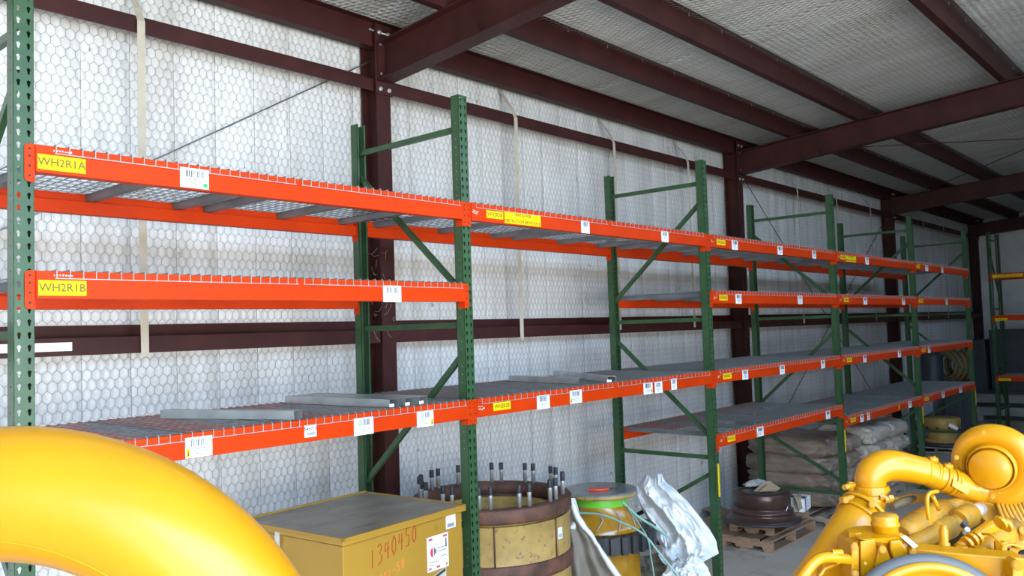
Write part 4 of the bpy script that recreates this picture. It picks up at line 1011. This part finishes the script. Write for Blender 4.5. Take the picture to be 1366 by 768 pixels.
# turbocharger: spiral compressor housing
DT = 2.85; TC = E_(1327,619,DT); ax = (-(CF)*.80 - CR*.68 - CU*.06).normalized()
tu = (CU - CU.dot(ax)*ax).normalized(); tv = ax.cross(tu)   # tv: seen from the front, to the right
if tv.dot(CR) < 0: tv = -tv
TB = part('turbocharger', MB().tube([TC-ax*.10, TC-ax*.015], px(40,DT), 32))
V = []; n, m = 64, 16
for i in range(n+1):
    a = math.radians(-105) + 2*math.pi*i/n*1.0   # clockwise growth, ends at the outlet
    g = i/n; tr = px(13+9.5*g, DT); RR = px(56, DT)-tr*.55
    dirr = tu*math.sin(a)+tv*math.cos(a)
    for k in range(m):
        b_ = 2*math.pi*k/m; V.append(TC+dirr*(RR+tr*math.cos(b_))+ax*(tr*1.05*math.sin(b_)))
# flip so the section is largest at the lower left
V2 = []
for i in range(n+1):
    a = math.radians(255) - 2*math.pi*i/n
    g = i/n; tr = px(11.5+8*g, DT); RR = px(49, DT)-tr*.75+px(3,DT)*g
    dirr = tu*math.sin(a)+tv*math.cos(a)
    for k in range(m):
        b_ = 2*math.pi*k/m; V2.append(TC+dirr*(RR+tr*math.cos(b_))+ax*(tr*1.05*math.sin(b_)))
f = MB().add(V2, [(i*m+k, i*m+(k+1)%m, (i+1)*m+(k+1)%m, (i+1)*m+k) for i in range(n) for k in range(m)], True); part('volute', f, parent=TB)
MT = Matrix(((tv.x,tu.x,ax.x,TC.x),(tv.y,tu.y,ax.y,TC.y),(tv.z,tu.z,ax.z,TC.z),(0,0,0,1)))
f = MB(); R1 = px(.83,DT)
f.lathe([(48*R1,-.050),(54*R1,-.046),(56*R1,-.036),(54*R1,-.026),(46*R1,-.022)], 48, MT); part('back_ring', f, parent=TB)
f = MB(); f.lathe([(44*R1,.01),(38*R1,.030),(35.5*R1,.036),(35.5*R1,.062),(33*R1,.066),(33*R1,.0655),(32.8*R1,.050),(30.2*R1,.050),(30*R1,.051),(30*R1,.084),(29.9*R1,.0852),(29.6*R1,.0860),(0,.0865)], 48, MT); part('inlet_cap', f, parent=TB)
f = MB(); f.lathe([(40*R1,-.07),(50*R1,-.08),(51*R1,-.095),(50*R1,-.115),(34*R1,-.13)], 48, MT); part('bearing_flange', f, M_YELD, TB)
# outlet leaving lower left towards the hose
def volp(deg, RR): a = math.radians(deg); return TC+(tu*math.sin(a)+tv*math.cos(a))*RR
RE = px(49, DT)-px(19.5,DT)*.75+px(3,DT)
outp = sp(None, [volp(285,RE), volp(270,RE), volp(255,RE), (volp(243,RE)*.4+E_(1288,652,DT)*.6), E_(1270,643,DT)], 6)
f = MB(); f.tube(outp, [px(19.5-2.0*i/(len(outp)-1),DT) for i in range(len(outp))], 24, True, True); part('outlet', f, parent=TB)
f = MB(); a_ = E_(1267,636,DT-.095); 
part('name_plate', poly_plate([(1272,639,DT-.052),(1293,652,DT-.056),(1291,660,DT-.056),(1270,648,DT-.052)], DT, .02), parent=TB)
for x, y in ((1312,577),(1276,610),(1340,640),(1324,662)): bolt(x,y,DT-.06,.006,parent=TB,h=.006)
# hose from turbo to elbow with clamps
hp = sp(None, [E_(1270,643,DT), E_(1250,635,DT), E_(1229,627,DT-.01)], 4)
f = MB(); f.tube(hp, px(17.5,DT), 24); HS = part('charge_hose', f)
for x, y in ((1231,627.5),(1244,632.5),(1257,638),(1268,642)):
    p = E_(x,y,DT); dr = (hp[0]-hp[-1]).normalized(); f = MB(); f.tube([p-dr*.007,p+dr*.007], px(18.6,DT), 28); part('clamp_band', f, parent=HS)
for x, y in ((1244,615),(1264,624)):
    f = MB(); f.tube([E_(x-5,y-3,DT-.02),E_(x+6,y-1,DT-.02)], .010, 8); f.tube([E_(x-7,y+3,DT-.03),E_(x+3,y-6,DT-.01)], .005, 6); part('clamp_screw', f, parent=HS)
# cast elbow
ep = sp(None, [E_(1232,628,DT-.01), E_(1207,623,DT-.02), E_(1189,620.5,DT-.03), E_(1174,623,DT-.035), E_(1163,633,DT-.04), E_(1160,650,DT-.04)], 6)
f = MB(); nn = len(ep); f.tube(ep, [px(18.3+1.8*math.sin(math.pi*min(1,max(0,(i-nn*.1)/(nn*.8))))+ (1.2*(i/nn)),DT) for i in range(nn)], 32); EL = part('elbow', f)
f = MB(); f.disc(E_(1160,649,DT-.04),(0,0,1),px(24,DT),36,.012); f.disc(E_(1160,654,DT-.04),(0,0,1),px(22.5,DT),36,.012); f.disc(E_(1160,651.5,DT-.04),(0,0,1),px(25,DT),36,.008); part('v_band_clamp', f, parent=EL)
f = MB(); f.tube([E_(1139,646,DT-.06),E_(1126,650,DT-.09)], .009, 8); f.disc(E_(1134,648,DT-.06),CR,.016,6,.014); part('clamp_bolt', f, parent=EL)
f = MB(); f.tube([E_(1160,655,DT-.04),E_(1160,676,DT-.04)], [px(21,DT),px(20,DT)], 32); NK = part('neck', f)
for x, y in ((1176,662),(1183,666),(1188,664)): f = MB(); f.disc(E_(x,y,DT-.09),CR,.011,6,.015); part('fitting', f, parent=NK)
f = MB(); f.tube([E_(1171,660,DT-.08),E_(1190,666,DT-.09)], .008, 8); part('fitting_stem', f, parent=NK)
# large oblique intake pipe
q0, q1 = E_(1147,690,2.72), E_(1058,812,2.55); dd = (q1-q0).normalized()
f = MB(); f.tube([q0-dd*.02, q0+dd*.04, q0+(q1-q0)*.5, q1], [px(30,2.72),px(29,2.7),px(26,2.62),px(24,2.55)], 32); IP = part('intake_pipe', f)
f = MB(); f.tube([q0-dd*.035,q0-dd*.022], px(33,2.72), 36); f.tube([q0+dd*.0,q0+dd*.012], px(31.2,2.72), 36); part('pipe_flange', f, parent=IP)
f = MB(); f.tube([E_(1122,667,2.70),E_(1142,662,2.72),E_(1165,668,2.70)], .010, 10); part('flange_lug', f, parent=IP)
bolt(1128,667,2.68,.008,parent=IP); bolt(1163,673,2.66,.009,parent=IP)
# front housing with filler neck
DF = 2.45
HF = part('front_housing', poly_plate([(1137,800,DF),(1137,728,DF),(1147,719,DF+.01),(1160,715,DF+.02),(1196,714,DF+.02),(1204,718,DF+.01),(1222,735,DF),(1222,800,DF)], DF, .11), bev=.004)
part('top_slope', poly_plate([(1147,719,DF-.01),(1160,712,DF+.05),(1202,711,DF+.05),(1212,716,DF+.04),(1226,731,DF+.02),(1222,736,DF-.01),(1200,716,DF)], DF, .03), parent=HF)
part('data_label', poly_plate([(1202,716,DF-.012),(1208,714,DF+.02),(1225,728,DF+.01),(1219,731,DF-.012)], DF, .002), M_WHITE, HF)
f = MB(); c0 = E_(1182,722,DF+.06); f.lathe([(px(16.5,DF),-.02),(px(16.5,DF),.045),(px(18.5,DF),.048),(px(18.5,DF),.056),(px(16.8,DF),.060),(px(17.4,DF),.075),(px(17.2,DF),.0775),(px(16.9,DF),.078),(0,.078)], 32, Matrix.Translation(c0)); FN = part('filler_neck', f)
f = MB(); f.lathe([(0,0),(px(16,DF),0),(px(16,DF),.002),(0,.002)], 32, Matrix.Translation(c0+Vector((0,0,.078)))); part('dusty_cap', f, M_YELD, FN)
part('side_strip', poly_plate([(1136,800,DF-.02),(1136,727,DF-.02),(1140,722,DF-.02),(1146,729,DF-.02),(1147,800,DF-.02)], DF, .05), parent=HF, bev=.003)
part('side_strip', poly_plate([(1215,760,DF-.02),(1214,736,DF-.02),(1218,731,DF-.02),(1224,737,DF-.02),(1224,760,DF-.02)], DF, .03), parent=HF, bev=.003)
part('cover_plate', poly_plate([(1172,734,DF-.02),(1175,728,DF-.02),(1181,728,DF-.02),(1185,736,DF-.02),(1192,757,DF-.02),(1190,764,DF-.02),(1184,775,DF-.02),(1174,772,DF-.02),(1167,755,DF-.02)], DF, .02), parent=HF, bev=.003)
for x, y, r__ in ((1140,729,.0085),(1177,733,.0085),(1218,738,.0085),(1141,765,.0085),(1154,751,.004)): bolt(x,y,DF-.03,r__,parent=HF)
f = MB(); f.tube([E_(1140,727,DF+.06),E_(1140,711,DF+.06)], .012, 10); f.disc(E_(1140,713,DF+.06),(0,0,1),.020,6,.018); part('stud', f, parent=HF)
part('bracket', poly_plate([(1118,745,DF+.08),(1140,722,DF+.08),(1165,704,DF+.10),(1168,712,DF+.10),(1140,740,DF+.08),(1137,800,DF+.08),(1085,800,DF+.08),(1100,745,DF+.08)], DF, .02))
for pts in ([(1148,722),(1166,719),(1170,733),(1166,755),(1172,775),(1150,800),(1148,800)],[(1188,722),(1201,720),(1213,737),(1213,800),(1194,800),(1192,772),(1196,757),(1188,734)]):
    part('raised_panel', poly_plate([(x,y,DF-.010) for x,y in pts], DF, .012), parent=HF, bev=.004)
# small coolant tube with clamp
f = MB(); f.tube(sp(None,[E_(1052,800,DF-.10),E_(1074,764,DF-.08),E_(1088,748,DF-.06),E_(1101,743,DF-.04),E_(1120,744,DF-.02),E_(1140,747,DF)],5), px(7,DF), 16); CT = part('coolant_tube', f)
p = E_(1116,744,DF-.02); f = MB(); f.tube([p-CR*.006,p+CR*.006], px(8.2,DF), 20); f.disc(E_(1117,736,DF-.03),CR,.008,8,.03); part('clamp_band', f, parent=CT)
f = MB(); f.tube([E_(1064,812,DF-.03),E_(1100,758,DF),E_(1125,748,DF+.02)], .006, 8); part('wire_rod', f, parent=CT)
# valve cover beam running right
VC = part('valve_cover', poly_plate([(1222,800,DF),(1222,732,DF),(1290,739,DF-.05),(1372,745,DF-.10),(1380,800,DF-.10)], DF, .075), bev=.004)
for x, y, h in ((1283,733,.014),(1307,735,.016),(1335,735,.030)):
    p = E_(x,y+2,DF+.02); f = MB(); f.disc(p,(0,0,1),.022,14,.01); f.disc(p+Vector((0,0,h*.6)),(0,0,1),.017,6,h); part('bolt', f, parent=VC)
p = E_(1260,731,DF+.04); f = MB(); f.lathe([(.024,-.01),(.024,.0),(.016,.004),(.016,.016),(.012,.018),(.013,.055),(.009,.058),(.010,.066),(0,.068)], 14, Matrix.Translation(p)); part('injector_stud', f, parent=VC)
part('end_lug', poly_plate([(1352,800,DF-.14),(1351,752,DF-.14),(1357,746,DF-.14),(1364,750,DF-.14),(1366,758,DF-.14),(1367,800,DF-.14)], DF, .04), parent=VC, bev=.003)
bolt(1357,754,DF-.15,.012,parent=VC)
# pulley with grey belt rim
PLd = 2.28; PCn = E_(1252,868,PLd); pax = (-CF*.96 + CU*.26 - CR*.10).normalized(); pu = (CU-CU.dot(pax)*pax).normalized(); pv = pu.cross(pax)
MP = Matrix(((pv.x,pu.x,pax.x,PCn.x),(pv.y,pu.y,pax.y,PCn.y),(pv.z,pu.z,pax.z,PCn.z),(0,0,0,1))); Q1 = px(1,PLd)
f = MB(); f.lathe([(112*Q1,-.05),(123*Q1,-.048),(124*Q1,-.02),(113*Q1,.0),(110*Q1,-.01)], 72, MP); PU = part('pulley', f, M_GREY, lb='grey rimmed pulley')
f = MB(); f.lathe([(113*Q1,-.002),(112*Q1,.010),(103*Q1,.012),(100*Q1,.0),(96*Q1,-.03),(60*Q1,-.035),(40*Q1,-.02),(0,-.02)], 72, MP); part('pulley_face', f, parent=PU)
f = MB(); f.tube([PCn-pax*.02, PCn-pax*.30], .05, 20); part('shaft', f, M_YELD, PU)
# pipes and cylinders across the top, running back to the right
def cyl(name, pts, r, mt=M_YELD, n=24, parent=None, lb=None): f = MB(); f.tube(pts, r, n); return part(name, f, mt, parent, lb)
F1 = cyl('oil_filter', [E_(1203,713,2.62),E_(1212,707,2.64),E_(1238,692,2.72),E_(1258,681,2.80)], [px(12,2.62),px(16,2.64),px(17.5,2.72),px(16,2.8)])
for x, y in ((1221,702),(1228,698)):
    p = E_(x,y,2.69); d_ = (E_(1238,683,2.72)-E_(1213,703,2.64)).normalized(); f = MB(); f.tube([p-d_*.004,p+d_*.004], px(17.9,2.7), 28); part('clamp_band', f, parent=F1)
cyl('exhaust_port', [E_(1258,679,2.82),E_(1278,671,2.86),E_(1305,666,2.90)], [px(11,2.8),px(9,2.85),px(10,2.9)], M_YELD)
W1 = cyl('water_pipe', [E_(1209,729,2.56),E_(1240,715,2.62),E_(1268,701,2.70),E_(1298,684,2.78)], [px(11,2.56),px(11,2.62),px(11.5,2.70),px(11.5,2.78)])
d_ = (E_(1298,684,2.78)-E_(1209,729,2.56)).normalized()
for x, y, r__, l in ((1222,723,13,.02),(1258,706,15.5,.045),(1286,691,15.5,.04)):
    p = E_(x,y,2.62+(x-1222)*.0018); f = MB(); f.tube([p-d_*l,p-d_*l*.8,p+d_*l*.8,p+d_*l], [px(r__-.8,2.65),px(r__,2.65),px(r__,2.65),px(r__-2,2.65)], 28); part('coupling', f, M_YELD, W1)
f = MB(); p = E_(1302,681,2.80); f.tube([p-d_*.02,p+d_*.03], px(9,2.8), 20); part('chrome_pipe_end', f, M_STEEL, W1, 'bright metal pipe end')
f = MB(); f.tube(sp(None,[E_(1239,693,2.60),E_(1237,676,2.60),E_(1237,663,2.60),E_(1241,657,2.61),E_(1251,655,2.63)],5), px(2.6,2.6), 12); f.tube([E_(1244,661,2.62),E_(1249,672,2.64),E_(1252,679,2.66)], px(2.8,2.6), 10); part('grab_tube', f)
f = MB(); f.tube([E_(1192,671,2.85),E_(1218,664,3.0),E_(1240,664,3.05)], .018, 10); part('drain_hose', f, M_YELD)
f = MB(); f.tube([E_(1190,677,2.80),E_(1204,670,2.85),E_(1219,664,2.95)], [.012,.016,.010], 10); part('dark_fitting', f, M_RUSTPIPE)
# injector rail and pump on the right
R1_ = cyl('fuel_rail', [E_(1278,730,2.50),E_(1300,716,2.55),E_(1322,704,2.60),E_(1345,697,2.66)], [px(6,2.5),px(8,2.55),px(10,2.6),px(7,2.66)], M_YEL)
for x, y in ((1290,724),(1297,719),(1303,716),(1335,697),(1342,700)):
    p = E_(x,y,2.50); f = MB(); f.disc(p,(CR*.8+CU*.4+CF*.3),px(9.5,2.5),14,.010); part('rail_collar', f, M_YEL, R1_)
cyl('fuel_pump', [E_(1306,742,2.50),E_(1325,722,2.58),E_(1352,706,2.68)], [px(13,2.5),px(15,2.55),px(16,2.65)], M_YELD)
f = MB(); f.tube(sp(None,[E_(1310,712,2.50),E_(1322,713,2.46),E_(1332,722,2.44),E_(1338,728,2.42),E_(1350,726,2.42),E_(1366,731,2.42),E_(1380,738,2.42)],5), .0035, 8); part('fuel_line', f)
part('mounting_block', poly_plate([(1308,668,2.84),(1326,672,2.82),(1342,696,2.82),(1345,704,2.84),(1322,704,2.84),(1310,690,2.84)], 2.84, .18), M_YELD, bev=.004)
MF = part('manifold', poly_plate([(1338,662,2.88),(1372,660,2.88),(1380,730,2.80),(1356,734,2.78),(1344,706,2.82)], 2.85, .20), M_YELD)
for k in range(9):
    f = MB(); f.tube(sp(None,[E_(1330+k*5,670-k*1.5,2.82),E_(1338+k*5,690-k*2,2.78),E_(1352+k*4,706-k*2,2.76),E_(1368+k*3,716-k*2,2.76)],4), px(2.6,2.8), 8); part('finned_line', f, M_YELD, MF)
f = MB(); f.disc(E_(1361,668,2.83),-CF,px(6,2.8),14,.03); part('blue_plug', f, M_BLUE, lb='small blue plug')
for x, y, r__ in ((1345,722,.014),(1357,728,.012),(1364,712,.015),(1350,738,.012)): f = MB(); f.disc(E_(x,y,2.62),CU*.6-CF*.5,r__,12,.03); part('pump_fitting', f, M_YELD)
for x, y in ((1289,708),(1294,716),(1286,699)): f = MB(); f.disc(E_(x,y,2.60),-CF+CU,.009,8,.02); part('sensor_plug', f, M_DARK if y != 708 else M_STEEL)
# engine block and skid below (mostly under the frame)
u = (CR-Vector((0,0,CR.z))).normalized(); v_ = Vector((CF.x,CF.y,0)).normalized()
MBk = Matrix(((u.x,v_.x,0,0),(u.y,v_.y,0,0),(0,0,1,0),(0,0,0,1)))
zt_ = E_(1300,760,2.75).z
f = MB(); f.box(-.16,.55,-.22,.52,.45,zt_-.06, MBk); part('cylinder_block', f, M_YELD, bev=.01)
f = MB(); f.box(-.13,.50,-.02,.46,zt_-.06,zt_+.01, MBk); part('cylinder_head', f, M_GAPSHADE, bev=.01, lb='cylinder head coloured dark for shaded gaps')
f = MB(); f.box(-.05,.48,-.18,.44,.25,.45, MBk); part('oil_pan', f, M_YELD, bev=.02)
for s in (-.14,.42):
    f = MB(); f.box(s,s+.10,-.35,.75,0,.12, MBk); f.box(s,s+.10,-.05,.10,.12,.45, MBk); f.box(s,s+.10,.35,.48,.12,.45, MBk); part('skid', f, M_DARK)
